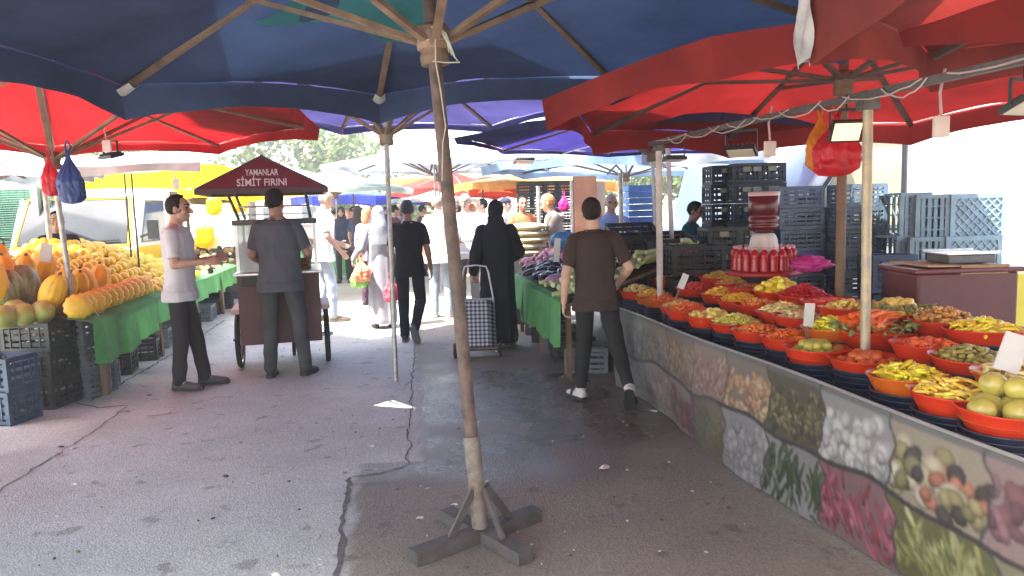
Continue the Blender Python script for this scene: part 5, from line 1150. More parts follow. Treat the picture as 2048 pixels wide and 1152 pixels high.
for k in range(150): s_ = .0 + .9 * rg.random(); o_ = .3 + 1.1 * rg.random(); put(co, vt(s_, o_, vsurf(o_) + .03 + rg.uniform(0, .07)), (rg.uniform(-.15, .15), rg.uniform(-.3, .3), rg.gauss(.9, .5)), None, rg.uniform(.85, 1.15))
on = fruit('red_onion', (.038, .038, .034), M('red_onion_skin', (.42, .10, .15), .4, .3, 15, col2=(.55, .22, .22)), None, 'small red onion in the pink heap beyond the aubergines', 'red onions in the pink heap')
for k in range(190): s_ = 2.0 + .8 * rg.random(); o_ = .05 + 1.4 * rg.random(); put(on, vt(s_, o_, vsurf(o_) + .04 + .09 * (1 - abs(s_ - 2.5))+ rg.uniform(0, .05)), (rg.uniform(-1, 1), rg.uniform(-1, 1), 0), None, rg.uniform(.8, 1.2))
mb = MB(); mb.grid(lambda u, v: vt(.0 + 2.79 * u, .04 + 1.6 * v, vsurf(.04 + 1.6 * v) + .015), 20, 10); tag(mb.build('display_slope', M('dark_board', (.035, .03, .03), .8, .2)), 'dark sloping board under the aubergines and courgettes', 'board')
for k, (px, py) in enumerate(((1112, 560), (1140, 512))):
    p = P(px, py, 7.3); mb = MB(); mb.ell(p, (.10, .08, .05), None, 16, 10, 0, lambda v: 1 + .35 * mnoise.noise(v * 3 + V((k, 0, 0)))); tag(mb.build('plastic_bag', M('lilac_bag', (.5, .22, .38), .4, .2, trans=.3, tcol=(.6, .3, .5))), ['lilac plastic bag at the front edge of the aubergines', 'lilac plastic bag on top of the aubergines'][k], 'bag')
p = P(1128, 480, 8.0); mb = MB(); mb.ell(p, (.15, .12, .09), None, 18, 12, 0, lambda v: 1 + .3 * mnoise.noise(v * 3)); tag(mb.build('plastic_bag', M('sky_bag', (.10, .28, .52), .35, .2, trans=.3, tcol=(.2, .4, .7))), 'blue plastic bag behind the aubergine heap', 'bag')
p = P(1114, 500, 7.5); mb = MB(); mb.box(p, (.06, .008, .24), rotm(0, .08, 0)); tag(mb.build('price_card', paper), 'tall white price card standing in the aubergines', 'price card')
sk = M('cream_sack', (.62, .52, .30), .8, .15, 10, .1)
for k in range(5):
    mb = MB(); mb.ell((P(1052, 480, 10.0).x + rnd(-.03, .03), 10.0, .95 + .085 * k), (.30, .2, .055), None, 18, 10, 0, lambda v: 1 + .08 * mnoise.noise(v * 4 + V((k, 0, 0)))); tag(mb.build('cream_sack', sk), 'cream folded sack, %s of the pile beside the red onions' % ['lowest', 'second', 'middle', 'fourth', 'topmost'][k], 'sack', 'pile of cream sacks')
b = MB(); b.box((P(1052, 480, 10.0).x, 10.0, .44), (.62, .42, .88)); tag(b.build('sack_counter', M('dark_counter', (.03, .03, .032), .7, .2)), 'dark counter under the cream sacks', 'counter')
# far stalls deep in the street
rg = random.Random(5)
for k, (x, y, wd_, lb, cs) in enumerate([(-4.6, 17.5, 1.8, 'far fruit stall with red and orange fruit left of the street', [(.55, .08, .03), (.7, .3, .03), (.6, .45, .05)]), (-5.2, 13.4, 1.6, 'stall with dark goods under the yellow awning', [(.12, .06, .04), (.3, .18, .06), (.05, .07, .03)]), (-2.9, 22, 2.2, 'distant stall in the middle of the crowd', [(.5, .12, .1), (.5, .3, .2), (.3, .06, .1)]), (.2, 15.8, 1.6, 'far stall with small goods under the orange umbrella', [(.6, .5, .3), (.5, .3, .12), (.25, .14, .08)]), (3.6, 12.2, 1.8, 'stall with pale cartons beneath the pale blue umbrella', [(.6, .55, .45), (.5, .4, .3), (.3, .2, .15)])]):
    r = thing('far_stall', lb, 'stall', (x, y, 0)); b = MB(); b.box((0, 0, .74), (wd_, 1.2, .05)); b.build('tabletop', wood, r); b = MB(); b.box((0, -.59, .42), (wd_, .02, .6)); b.build('front_cloth', M('far_cloth_%d' % k, [(.1, .35, .12), (.08, .08, .1), (.3, .05, .06), (.12, .2, .4), (.25, .25, .25)][k], .8, .2), r)
    for sx in (-1, 1): b = MB(); b.bar((sx * wd_ * .48, .4, 0), (sx * wd_ * .48, .4, 2.0), .04, .04); b.build('post', dsteel, r)
    mb = MB()
    for i in range(130): mb.ell((x + rg.uniform(-.48, .48) * wd_, y + rg.uniform(-.5, .5), .80 + rg.uniform(0, .2)), (.05, .05, .05), None, 7, 5, rg.randrange(3))
    tag(mb.build('goods', [M('far_goods_%d_%d' % (k, j), c_, .5, .2) for j, c_ in enumerate(cs)]), 'mixed goods heaped on the ' + lb.split(' ')[0] + ' ' + lb.split(' ')[1] + ' ' + ' '.join(lb.split(' ')[2:5]), 'goods', None, 'stuff')
tarp('awning', 'dark awning over the dark goods stall', (-5.3, 13.8, 2.05), 2.4, 2.2, M('brown_canvas', (.10, .07, .05), .85, .2, trans=.2), .2, .1, 9)
# ------------------------------------------------------------------ people
TS = bpy.data.scenes.new('workbench')
def remesh(mb, name, mats, vox, parent, wr=0., wf=9., seed=0, sm=3, stretch=.5):
    me = mb.mesh(name + '_src', []); o = bpy.data.objects.new('tmp', me); TS.collection.objects.link(o)
    m = o.modifiers.new('r', 'REMESH'); m.mode = 'VOXEL'; m.voxel_size = vox; m.use_smooth_shade = True
    if sm: s = o.modifiers.new('s', 'SMOOTH'); s.factor = .5; s.iterations = sm
    
    with bpy.context.temp_override(scene=TS, view_layer=TS.view_layers[0]): dg = bpy.context.evaluated_depsgraph_get()
    res = bpy.data.meshes.new_from_object(o.evaluated_get(dg)); bpy.data.objects.remove(o); bpy.data.meshes.remove(me)
    res.name = name
    if wr:
        nrm = [v.normal.copy() for v in res.vertices]; cos = []
        for v, n_ in zip(res.vertices, nrm):
            p = v.co.copy(); q = V((p.x * wf, p.y * wf, p.z * wf * stretch + seed))
            d = mnoise.noise(q) + .5 * mnoise.noise(q * 2.3 + V((0, 0, 3)))
            fold = math.sin(p.z * 38 + 3.0 * mnoise.noise(V((p.x * 5, p.y * 5, p.z * 4 + seed))) + p.x * 9) * max(0, mnoise.noise(V((p.x * 3, p.y * 3, p.z * 3 + 7 + seed))))
            cos += list(p + n_ * wr * (d + .9 * fold))
        res.vertices.foreach_set('co', cos); res.update()
    res.materials.clear()
    for m_ in mats: res.materials.append(m_)
    res.polygons.foreach_set('use_smooth', [True] * len(res.polygons))
    ob = bpy.data.objects.new(name, res); C.objects.link(ob); ob.parent = parent; return ob
SKIN = M('skin', (.40, .22, .145), .55, .12, 12, .08, 90); SKIN2 = M('skin_tanned', (.30, .155, .095), .55, .12, 12, .08, 90); SKIN3 = M('skin_pale', (.50, .30, .21), .55, .12, 12, .08, 90)
EYE = M('eye_dark', (.03, .025, .02), .2, .1); LIP = M('lip_red', (.30, .11, .085), .5, .1); BROW = M('brow_hair', (.03, .022, .016), .8, .2)
HAIR = M('black_hair', (.014, .011, .009), .75, .4, 40, .5, 120, spec=.2); GHAIR = M('grey_hair', (.35, .34, .32), .8, .3, 40, .4, 120); SHAV = M('shaved_hair', (.24, .17, .13), .75, .15, 40, .2, 150); REDH = M('auburn_hair', (.42, .16, .06), .7, .3, 30, .4, 100)
def fab(nm, c, v=.14): return M('fabric_' + nm, c, .9, v, 5, .25, 220, spec=.12)
J0 = dict(hipL=(-.092, 0, .90), hipR=(.092, 0, .90), kneeL=(-.10, .015, .49), kneeR=(.10, .015, .49), ankL=(-.105, -.02, .085), ankR=(.105, -.02, .085), shL=(-.168, -.005, 1.395), shR=(.168, -.005, 1.395),
          elL=(-.225, -.035, 1.125), elR=(.225, -.035, 1.125), wrL=(-.235, .03, .885), wrR=(.235, .03, .885), neck=(0, -.012, 1.46), head=(0, .015, 1.605))
TOR = [(.845, .15, .10, -.01), (.90, .160, .112, -.012), (.98, .152, .105, -.005), (1.08, .143, .10, .0), (1.2, .152, .108, .002), (1.32, .168, .112, -.002), (1.40, .160, .095, -.01), (1.445, .105, .07, -.014), (1.485, .058, .056, -.012)]
def hand(mb, wr, el, curl=.5, side=1, spread=.0, out=None):
    wr, el = V(wr), V(el); d = (wr - el).normalized(); out = V(out) if out else V((side, 0, 0))
    n = (out - d * out.dot(d)).normalized()          # back of the hand
    w_ = d.cross(n).normalized()                     # across the knuckles
    if w_.dot(V((0, 1, 0))) < 0 and abs(d.z) > .5: w_ = -w_
    c0 = wr + d * .045
    for k in range(4): mb.cone(wr + d * .008 + w_ * (.012 - .008 * k), wr + d * .085 + w_ * (.028 - .0185 * k), .0165, .0125, 8)
    for k, L in enumerate((.070, .078, .073, .058)):
        p = wr + d * .088 + w_ * (.030 - .0198 * k) * (1 + spread); a = 0; seg = L / 2.6
        for j, f_ in enumerate((1, .85, .7)):
            a += curl * (.55 if j == 0 else .75) + .05 * k; q = p + (d * math.cos(a) - n * math.sin(a)) * seg * f_ * 1.25
            mb.cone(p, q, .0092 - .001 * j, .0086 - .001 * j, 7); p = q
    t0 = wr + d * .025 + w_ * .022; t1 = t0 + (d * .5 + w_ * .75 - n * .3).normalized() * .042; t2 = t1 + (d * .85 + w_ * .2 - n * .45).normalized() * .032
    mb.cone(t0, t1, .0135, .0105, 8); mb.cone(t1, t2, .0105, .0085, 8)
def person(label, pos, heading, h=1.72, J=None, skin=SKIN, hair=('short', HAIR), top=('tee', None), bot=('trousers', None), shoe=None, vox=.0075, curl=(.5, .5), group='people in the market street', footdir=None, head=(0, 0), fat=1., hout=None, sock=None, seed=0, sole=None, wr=.009):
    j = {k: V(v) for k, v in J0.items()}
    for k, v in (J or {}).items(): j[k] = V(v)
    root = thing('person', label, 'person', pos, R(-heading), group); root.scale = (h / 1.725,) * 3
    footdir = footdir or {}
    hs = (j['neck'] - V(J0['neck']))                 # upper body shift (lean)
    def sh(z): return hs * max(0, min(1, (z - .9) / .56))
    rings = lambda inf, add, zs: [(V((0, cy, z)) + sh(z) + V((0, 0, 0)), (rx * fat * inf + add), (ry * (1 + (fat - 1) * 1.6) * inf + add)) for z, rx, ry, cy in TOR if zs[0] <= z <= zs[1]]
    gown = top[0] == 'gown'
    # --- body, one surface
    b = MB(); b.loft(rings(.88, 0, (0, 2)), 20)
    b.cone(j['neck'] + V((0, 0, -.02)), j['neck'].lerp(j['head'], .75), .058, .052, 14)
    hy, hp = R(head[0]), R(head[1]); hr = rotm(0, 0, -hy) @ rotm(-hp, 0, 0); hc = j['head'] + V((0, 0, .005))
    def hp_(x, y, z): return hc + hr @ V((x, y, z))
    b.ell(hp_(0, -.006, .022), (.076, .096, .096), hr, 20, 14); b.ell(hp_(0, .022, -.045), (.058, .066, .072), hr, 18, 12); b.ell(hp_(0, .052, -.088), (.03, .03, .022), hr, 12, 8)
    b.cone(hp_(0, .088, .014), hp_(0, .112, -.028), .009, .014, 8); b.ell(hp_(0, .10, -.03), (.019, .014, .010), hr, 10, 6)
    b.ell(hp_(0, .083, .035), (.05, .014, .012), hr, 14, 6); b.ell(hp_(0, .084, -.062), (.024, .012, .010), hr, 10, 6)
    for s in (-1, 1): b.ell(hp_(s * .078, -.006, -.008), (.012, .022, .034), hr @ rotm(0, 0, s * .35), 10, 8); b.ell(hp_(s * .045, .06, -.025), (.024, .024, .022), hr, 10, 8)
    for S_, sd in (('L', -1), ('R', 1)):
        b.cone(j['sh' + S_].lerp(j['el' + S_], .12) + (j['neck'] - j['sh' + S_]) * .12, j['el' + S_], .040, .040, 12); b.cone(j['el' + S_], j['wr' + S_], .040, .026, 12)
        m_ = j['el' + S_].lerp(j['wr' + S_], .28); b.ell(m_, (.042, .042, .055), V((0, 0, 1)).rotation_difference((j['wr' + S_] - j['el' + S_]).normalized()).to_matrix(), 12, 8)
        hand(b, j['wr' + S_], j['el' + S_], curl[0 if S_ == 'L' else 1], sd, out=(hout or {}).get(S_))
        b.cone(j['hip' + S_], j['knee' + S_], .072, .05, 12); b.cone(j['knee' + S_], j['ank' + S_], .05, .034, 12)
        f = V(footdir.get(S_, (sd * .18, 1, -.12))).normalized(); b.cone(j['ank' + S_], j['ank' + S_] + f * .09 + V((0, 0, -.04)), .036, .03, 10)
    bo = remesh(b, 'body', [skin, EYE, LIP, BROW], vox, root, sm=2)
    inv = hr.transposed()
    for p in bo.data.polygons:
        q = inv @ (p.center - hc)
        if q.y > .05 and abs(q.x) < .07 and -.09 < q.z < .07:
            if min((q.x - .032) ** 2, (q.x + .032) ** 2) / .013 ** 2 + (q.z - .012) ** 2 / .0065 ** 2 < 1: p.material_index = 1
            elif min((q.x - .033) ** 2, (q.x + .033) ** 2) / .022 ** 2 + (q.z - .038) ** 2 / .006 ** 2 < 1: p.material_index = 3
            elif (q.x / .024) ** 2 + ((q.z + .060) / .008) ** 2 < 1 and q.y > .07: p.material_index = 2
    # --- hair
    if hair[0] in ('short', 'buzz', 'bald', 'cap', 'long'):
        st, hm = hair[0], hair[1]; hb = MB(); th = {'short': .20, 'buzz': .07, 'bald': .03, 'cap': .13, 'long': .2}[st]; top_ = .0 if st != 'bald' else 1
        def fn(v):
            el_ = v.z; fr = v.y
            lim = -.62 if fr < -.2 else (-.25 if fr < .35 else .42)
            lim += .5 * smooth(-.2, .75, fr) - (.15 if fr >= -.2 and fr < .35 else 0)
            if st == 'long': lim = min(lim, -.9) if fr < .1 else lim
            k = smooth(lim - .04, lim + .12, el_)
            t_ = th * (.30 + .95 * smooth(-.25, .75, v.z)) if st == 'short' else th
            if st == 'bald': t_ = th * (1 if el_ < .3 else 0)
            return .965 + k * (t_ * .55 + .035 + (.045 * mnoise.noise(v * 7 + V((seed, 0, 0))) + .035 * mnoise.noise(V((v.x * 22, v.y * 22, v.z * 9 + seed))) if st in ('short', 'long') else 0))
        hb.ell(hp_(0, -.006, .020), (.077, .098, .098), hr, 84, 60, 0, fn)
        if st == 'long': hb.ell(hp_(0, -.075, -.07), (.07, .05, .11), hr, 20, 14)
        hb.build('hair', hm, root)
        if st == 'cap':
            cb = MB(); cb.ell(hp_(0, -.004, .045), (.088, .108, .085), hr, 28, 16, 0, lambda v: 1 if v.z > -.1 else .8); cb.ell(hp_(0, .125, .045), (.07, .07, .010), hr @ rotm(-.2, 0, 0), 20, 8); cb.build('cap', hair[2], root)
    # --- clothes
    tk, tm = top
    if tk in ('tee', 'shirt', 'polo'):
        t = MB(); R_ = rings(1.06, .014, (.9, 1.46)); z0 = .80 if tk != 'shirt' else .78
        R_ = [(V((0, -.012, z0)),   .190 * fat + .012, .140 * (1 + (fat - 1) * 1.6) + .014), (V((0, -.011, .88)), .182 * fat + .014, .132 * (1 + (fat - 1) * 1.6) + .014)] + R_
        t.loft(R_, 24)
        c_ = j['neck']; t.cone(c_ + V((0, 0, -.05)), c_ + V((0, 0, .015 if tk == 'tee' else .03)), .085, .064, 16, 0, True)
        for S_ in 'LR':
            a, e = j['sh' + S_], j['el' + S_]; t.cone(c_ + V((0, 0, -.042)), a + V((0, 0, -.004)), .060, .060, 12); t.cone(a, a.lerp(e, .80), .062, .058, 14, 0, True)
        remesh(t, 'shirt', [tm], vox * 1.15, root, wr, 7, seed, 2)
        if tk != 'tee':
            cl = MB(); cl.lathe([(.066, .0), (.070, .035), (.062, .05), (.056, .045), (.058, .0)], 22, c_ + V((0, -.002, -.005)), 0, True, rotm(-.25, 0, 0)); cl.build('collar', tm, root)
    if gown:
        g = MB(); ph = seed
        secs = []
        lean = lambda z: sh(z)
        for z, rx, ry in ((.07, .20, .19), (.12, .205, .20), (.45, .195, .185), (.80, .185, .16), (.98, .180, .145), (1.15, .170, .130), (1.30, .178, .125), (1.39, .170, .10), (1.44, .12, .08), (1.48, .07, .065)): secs.append((V((0, -.008, z)) + lean(z), rx * fat, ry * fat))
        g.loft(secs, 40, 0, True, lambda t, u: (.05 * math.sin(t * 9 + ph) + .03 * math.sin(t * 14 + 2 * ph)) * (1 - u) ** 1.3)
        for S_ in 'LR': g.cone(j['sh' + S_], j['el' + S_], .072, .075, 14); g.cone(j['el' + S_], j['el' + S_].lerp(j['wr' + S_], .93), .075, .062, 14)
        remesh(g, 'gown', [tm], vox * 1.1, root, .009, 4, seed, 2, .35)
    if hair[0] == 'hijab':
        hm = hair[1]; hj = MB(); hj.loft([(V((0, -.01, 1.34)) + hs, .185, .125), (V((0, -.012, 1.42)) + hs, .155, .11), (V((0, -.015, 1.48)) + hs, .10, .092), (j['head'] + V((0, -.02, -.06)), .092, .098)], 26)
        hj.ell(hp_(0, -.018, .012), (.094, .110, .125), hr, 26, 18)
        if len(hair) > 2: hj.loft([(V((0, -.10, .95)), .15, .03), (V((0, -.12, 1.2)), .15, .04), (V((0, -.09, 1.45)), .11, .06), (j['head'] + V((0, -.07, .04)), .08, .05)], 20)
        o = remesh(hj, 'headscarf', [hm], vox, root, .006, 6, seed, 2)
    bk, bm = bot
    if bk in ('trousers', 'joggers', 'jeans'):
        t = MB(); t.loft([(V((0, -.012, .80)), .155 * fat, .115 * fat), (V((0, -.012, .88)), .168 * fat, .124 * fat), (V((0, -.008, .96)), .160 * fat, .116 * fat), (V((0, -.004, .99)), .152 * fat, .11 * fat)], 24)
        for S_ in 'LR':
            hp0, kn, an = j['hip' + S_], j['knee' + S_], j['ank' + S_]
            t.cone(hp0 + V((0, -.012, .0)), kn, .085 * fat, .067, 16); t.cone(kn, an.lerp(kn, .02 if bk != 'joggers' else .12), .070, .058 if bk != 'joggers' else .050, 16, 0, False if bk == 'joggers' else False)
        remesh(t, 'trousers', [bm], vox * 1.15, root, .0075, 6.5, seed + 3, 2, .8)
    # --- shoes
    for S_, sd in (('L', -1), ('R', 1)):
        an = j['ank' + S_]; f = V(footdir.get(S_, (sd * .18, 1, 0))).normalized(); upv = V((0, 0, 1)); side = f.cross(upv).normalized(); up = side.cross(f).normalized()
        base = an - up * .075 - f * .06
        s = MB(); ups = [(0, .030, .062), (.03, .036, .072), (.08, .038, .074), (.13, .043, .056), (.18, .047, .042), (.23, .042, .032), (.262, .025, .02)]
        vs, fs = [], []; n = 14
        for x, w_, hh in ups:
            for q in range(n):
                a = math.pi * 2 * q / n; yy = math.cos(a) * w_; zz = max(0, math.sin(a)) * hh + min(0, math.sin(a)) * .004
                vs.append(base + f * x + side * yy + up * (zz + .018))
        for i in range(len(ups) - 1):
            for q in range(n): fs.append((i * n + q, i * n + (q + 1) % n, (i + 1) * n + (q + 1) % n, (i + 1) * n + q))
        fs += [tuple(range(n - 1, -1, -1)), tuple(range((len(ups) - 1) * n, len(ups) * n))]
        s.add(vs, fs)
        if sock: s.cone(an + up * .0, an.lerp(j['knee' + S_], .22), .045, .043, 12)
        so = s.build('shoe', sock or shoe, root)
        sl = MB(); vs = []; out = [(-.008, .0), (.0, .030), (.04, .040), (.10, .042), (.17, .051), (.23, .047), (.268, .026), (.275, 0)]
        ol = [(x, w_) for x, w_ in out] + [(x, -w_) for x, w_ in out[-2:0:-1]]; m_ = len(ol)
        vs = [base + f * x + side * w_ + up * 0 for x, w_ in ol] + [base + f * x + side * w_ + up * .022 for x, w_ in ol]
        sl.add(vs, [tuple(range(m_ - 1, -1, -1)), tuple(range(m_, 2 * m_))] + [(i, (i + 1) % m_, m_ + (i + 1) % m_, m_ + i) for i in range(m_)], 0, False)
        sl.build('sole', sole or shoe, so)
        if sock:
            st = MB(); c0 = base + f * .14 + up * .02
            st.tube([c0 + side * .05, c0 + side * .035 + up * .045, c0 + up * .056, c0 - side * .035 + up * .045, c0 - side * .05], .014, 8); st.build('strap', shoe, so)
    return root
def at(px, py): g = G(px, py); return (g.x, g.y, 0)
dkshoe = M('dark_shoe', (.028, .025, .023), .6, .2, 20); ltshoe = M('light_shoe', (.5, .48, .45), .6, .1, 20)
NV = .0055
# teenager in grey T-shirt beside the cart, facing right
person('teenager in a pale grey T-shirt and dark trousers standing left of the bread cart', at(378, 776), 82, 1.75, dict(elR=(.235, .03, 1.13), wrR=(.20, .27, 1.145), elL=(-.235, .03, 1.12), wrL=(-.18, .27, 1.15), ankL=(-.09, .12, .085), kneeL=(-.10, .06, .49), ankR=(.09, -.05, .085), kneeR=(.10, -.0, .49), head=(0, .03, 1.60)),
       SKIN, ('short', HAIR), ('tee', fab('pale_grey', (.54, .52, .52))), ('trousers', fab('charcoal_trousers', (.034, .031, .031))), M('grey_sandal', (.075, .065, .06), .7, .2, 20), NV, (.8, .8), hout={'R': (1, 0, .6), 'L': (-1, 0, .6)}, seed=2, sole=dkshoe)
# man at the cart
person('man in a dark grey T-shirt seen from behind at the bread cart', at(573, 752), 2, 1.79, dict(hipL=(-.10, 0, .9), hipR=(.10, 0, .9), kneeL=(-.12, .01, .49), kneeR=(.15, .02, .49), ankL=(-.125, -.06, .085), ankR=(.185, .0, .085), elL=(-.255, .02, 1.13), wrL=(-.21, .23, 1.03), elR=(.255, .04, 1.14), wrR=(.20, .26, 1.08), neck=(0, .015, 1.46), head=(-.03, .055, 1.60)),
       SKIN2, ('short', HAIR), ('tee', fab('dark_grey', (.078, .080, .090))), ('jeans', fab('washed_black', (.062, .062, .062), .25)), dkshoe, NV, (.6, .6), fat=1.12, head=(0, 12), seed=5, wr=.010)
# bald man in white
person('bearded bald man in a white T-shirt and pale jeans looking down beside the bread cart', at(655, 643), 62, 1.88, dict(neck=(0, .03, 1.455), head=(0, .07, 1.59), elR=(.25, .0, 1.13), wrR=(.22, .17, .93), elL=(-.22, .04, 1.12), wrL=(-.15, .25, 1.02), kneeR=(.1, .06, .49), ankR=(.1, .06, .085), ankL=(-.1, -.1, .085)),
       SKIN, ('bald', SHAV), ('tee', fab('white', (.74, .74, .76), .04)), ('jeans', fab('pale_denim', (.34, .38, .44), .25)), M('brown_shoe', (.15, .11, .08), .6), .0075, head=(10, 22), seed=8)
# woman in grey
person('woman in a long grey cloak and headscarf carrying carrier bags', at(768, 655), -12, 1.62, dict(elL=(-.26, -.02, 1.14), wrL=(-.36, .12, .98), elR=(.22, -.04, 1.12), wrR=(.20, .0, .90), head=(0, .03, 1.60)),
       SKIN, ('hijab', fab('grey_scarf', (.24, .25, .28)), 1), ('gown', fab('grey_cloak', (.30, .29, .32))), ('none', None), dkshoe, .008, (1., 1.), seed=11)
# man in black
person('man in a black T-shirt and dark jeans walking away with one foot lifted', at(826, 683), 6, 1.68, dict(kneeR=(.10, .08, .50), ankR=(.07, -.14, .20), kneeL=(-.10, .02, .49), ankL=(-.09, -.02, .085), elR=(.245, -.06, 1.13), wrR=(.255, .02, .89), elL=(-.235, .0, 1.12), wrL=(-.20, .12, .92)),
       SKIN2, ('buzz', M('dark_buzz_hair', (.05, .045, .05), .8, .3, 40, .4, 130)), ('tee', fab('black', (.024, .022, .026))), ('jeans', fab('navy_denim', (.02, .022, .032), .3)), dkshoe, .0065, footdir={'R': (.1, .55, -.85), 'L': (-.2, 1, 0)}, seed=14, sole=M('grey_sole', (.12, .11, .11), .7))
# bald man white shirt back view
person('bald man in a white shirt and light blue jeans walking away in the sun', at(885, 634), 8, 1.76, dict(elL=(-.25, -.03, 1.13), elR=(.26, -.03, 1.14), wrR=(.25, .08, .93)), SKIN3, ('bald', SHAV), ('shirt', fab('white_shirt', (.72, .68, .68), .05)), ('jeans', fab('light_denim', (.30, .37, .42), .25)), ltshoe, .008, fat=1.12, seed=17)
# stout man in white facing the camera
person('stout man in a pale blue white T-shirt facing the camera and holding a white bag', (P(932, 430, 11.0).x, 11.0, 0), 195, 1.78, dict(elR=(.26, .05, 1.12), wrR=(.12, .25, 1.08), elL=(-.26, .05, 1.12), wrL=(-.10, .26, 1.08)), SKIN, ('bald', GHAIR), ('tee', fab('bluish_white', (.58, .60, .68), .05)), ('trousers', fab('grey_trousers', (.12, .12, .13))), dkshoe, .0085, fat=1.2, head=(0, 15), seed=19)
# woman in black with trolley
person('woman in a long black gown and black headscarf pulling a checked trolley', at(1000, 693), 8, 1.63, dict(elL=(-.24, -.08, 1.12), wrL=(-.27, -.10, .90), elR=(.25, .04, 1.13), wrR=(.17, .22, 1.05)), SKIN, ('hijab', fab('black_scarf', (.02, .02, .023))), ('gown', fab('black_gown', (.018, .019, .025))), ('none', None), M('brown_slipper', (.12, .08, .05), .7), .0065, (1.2, .6), fat=1.10, seed=22)
# teenager in brown walking away
person('teenager in a dark brown T-shirt and black joggers walking away beside the pickle stall', (P(1188, 430, 5.72).x, 5.72, 0), 2, 1.60, dict(hipL=(-.09, 0, .90), kneeL=(-.10, .06, .50), ankL=(-.135, .10, .088), kneeR=(.17, -.04, .49), ankR=(.245, -.28, .17), elL=(-.245, -.05, 1.12), wrL=(-.265, .0, .87), elR=(.275, -.06, 1.15), wrR=(.22, .12, 1.02), neck=(-.01, .02, 1.46), head=(-.02, .03, 1.605)),
       SKIN3, ('short', M('dark_brown_hair', (.022, .015, .011), .75, .4, 40, .5, 120, spec=.2)), ('tee', fab('dark_brown', (.052, .034, .029))), ('joggers', fab('black_jersey', (.024, .024, .024))), M('black_slider', (.022, .021, .02), .6), NV, (.7, .7), footdir={'L': (-.55, 1, 0), 'R': (.12, .48, -.85)}, sock=M('white_sock', (.55, .52, .50), .9, .1), seed=25)
# vendor in blue polo
person('grey haired man with glasses in a pale blue polo behind the vegetable stall', (P(1222, 430, 9.4).x, 9.4, 0), 172, 1.68, dict(elR=(.25, .04, 1.14), elL=(-.27, .02, 1.14), wrR=(.22, .24, 1.04), wrL=(-.22, .2, 1.0)), SKIN, ('buzz', GHAIR), ('polo', fab('pale_blue', (.30, .38, .55))), ('trousers', fab('grey_trousers', (.12, .12, .13))), dkshoe, .0075, fat=1.12, head=(0, 12), seed=28)
vend = [o for o in C.objects if o.name.startswith('person')][-1]
gl = MB(); rr = .019
for s in (-1, 1): gl.tube([(s * .032 + rr * math.cos(a * .5236), .095, 1.622 + rr * .8 * math.sin(a * .5236)) for a in range(13)], .003, 5); gl.tube([(s * .052, .093, 1.626), (s * .08, .0, 1.622)], .0025, 5)
gl.tube([(-.013, .097, 1.625), (.013, .097, 1.625)], .003, 5); gl.build('glasses', black, vend)
# boy in green
person('boy in a green T-shirt leaning beside the white pole behind the stall', (P(1378, 430, 8.6).x, 8.6, 0), 110, 1.56, dict(neck=(0, .03, 1.455), head=(0, .07, 1.595), elR=(.24, .10, 1.14), wrR=(.22, .27, .98)), SKIN2, ('short', HAIR), ('tee', fab('green', (.02, .10, .075))), ('trousers', fab('black2', (.02, .02, .02))), dkshoe, .0075, head=(0, 25), seed=31)
# orange shirt man, vendor in beige, capped man, others
person('man in a rust orange T-shirt behind the cream sacks', (P(1045, 430, 12.0).x, 12.0, 0), 165, 1.72, dict(elR=(.25, .1, 1.16), wrR=(.05, .25, 1.15)), SKIN2, ('short', HAIR), ('tee', fab('rust', (.36, .11, .05))), ('trousers', fab('black2', (.02, .02, .02))), dkshoe, .0085, seed=34)
person('vendor in a grey and beige vest bending forward over the red onions', (P(1118, 430, 10.2).x, 10.2, 0), -80, 1.74, dict(neck=(0, .09, 1.45), head=(0, .15, 1.58), elR=(.2, .17, 1.12), wrR=(.18, .34, .98), elL=(-.2, .17, 1.12), wrL=(-.18, .36, 1.0)), SKIN, ('short', REDH), ('tee', fab('beige_grey', (.38, .33, .27))), ('trousers', fab('black2', (.02, .02, .02))), dkshoe, .008, head=(0, 20), seed=37)
person('man in a dark cap and white shirt behind the woman in black', (P(1010, 430, 12.6).x, 12.6, 0), 100, 1.72, None, SKIN3, ('cap', HAIR, fab('cap_navy', (.03, .03, .05))), ('shirt', fab('greyish_white', (.5, .48, .48), .06)), ('trousers', fab('black2', (.02, .02, .02))), dkshoe, .009, seed=40)
person('dark haired man in a white top left of the capped man', (P(966, 430, 13.2).x, 13.2, 0), -95, 1.72, None, SKIN3, ('short', HAIR), ('tee', fab('white', (.74, .74, .76), .04)), ('trousers', fab('grey_trousers', (.12, .12, .13))), dkshoe, .009, seed=43)
person('woman with auburn hair in a violet T-shirt left of the woman in the grey cloak', (P(733, 430, 12.3).x, 12.3, 0), 25, 1.62, None, SKIN3, ('long', REDH), ('tee', fab('violet', (.32, .19, .40))), ('trousers', fab('dark_purple', (.06, .03, .05))), dkshoe, .009, seed=46)
person('man in black standing under the left red umbrella behind the pumpkins', (P(112, 430, 8.8).x, 8.8, 0), 150, 1.66, dict(elR=(.22, .1, 1.14), wrR=(.1, .25, 1.08)), SKIN2, ('short', HAIR), ('tee', fab('black', (.024, .022, .026))), ('trousers', fab('black2', (.02, .02, .02))), dkshoe, .0085, seed=49)
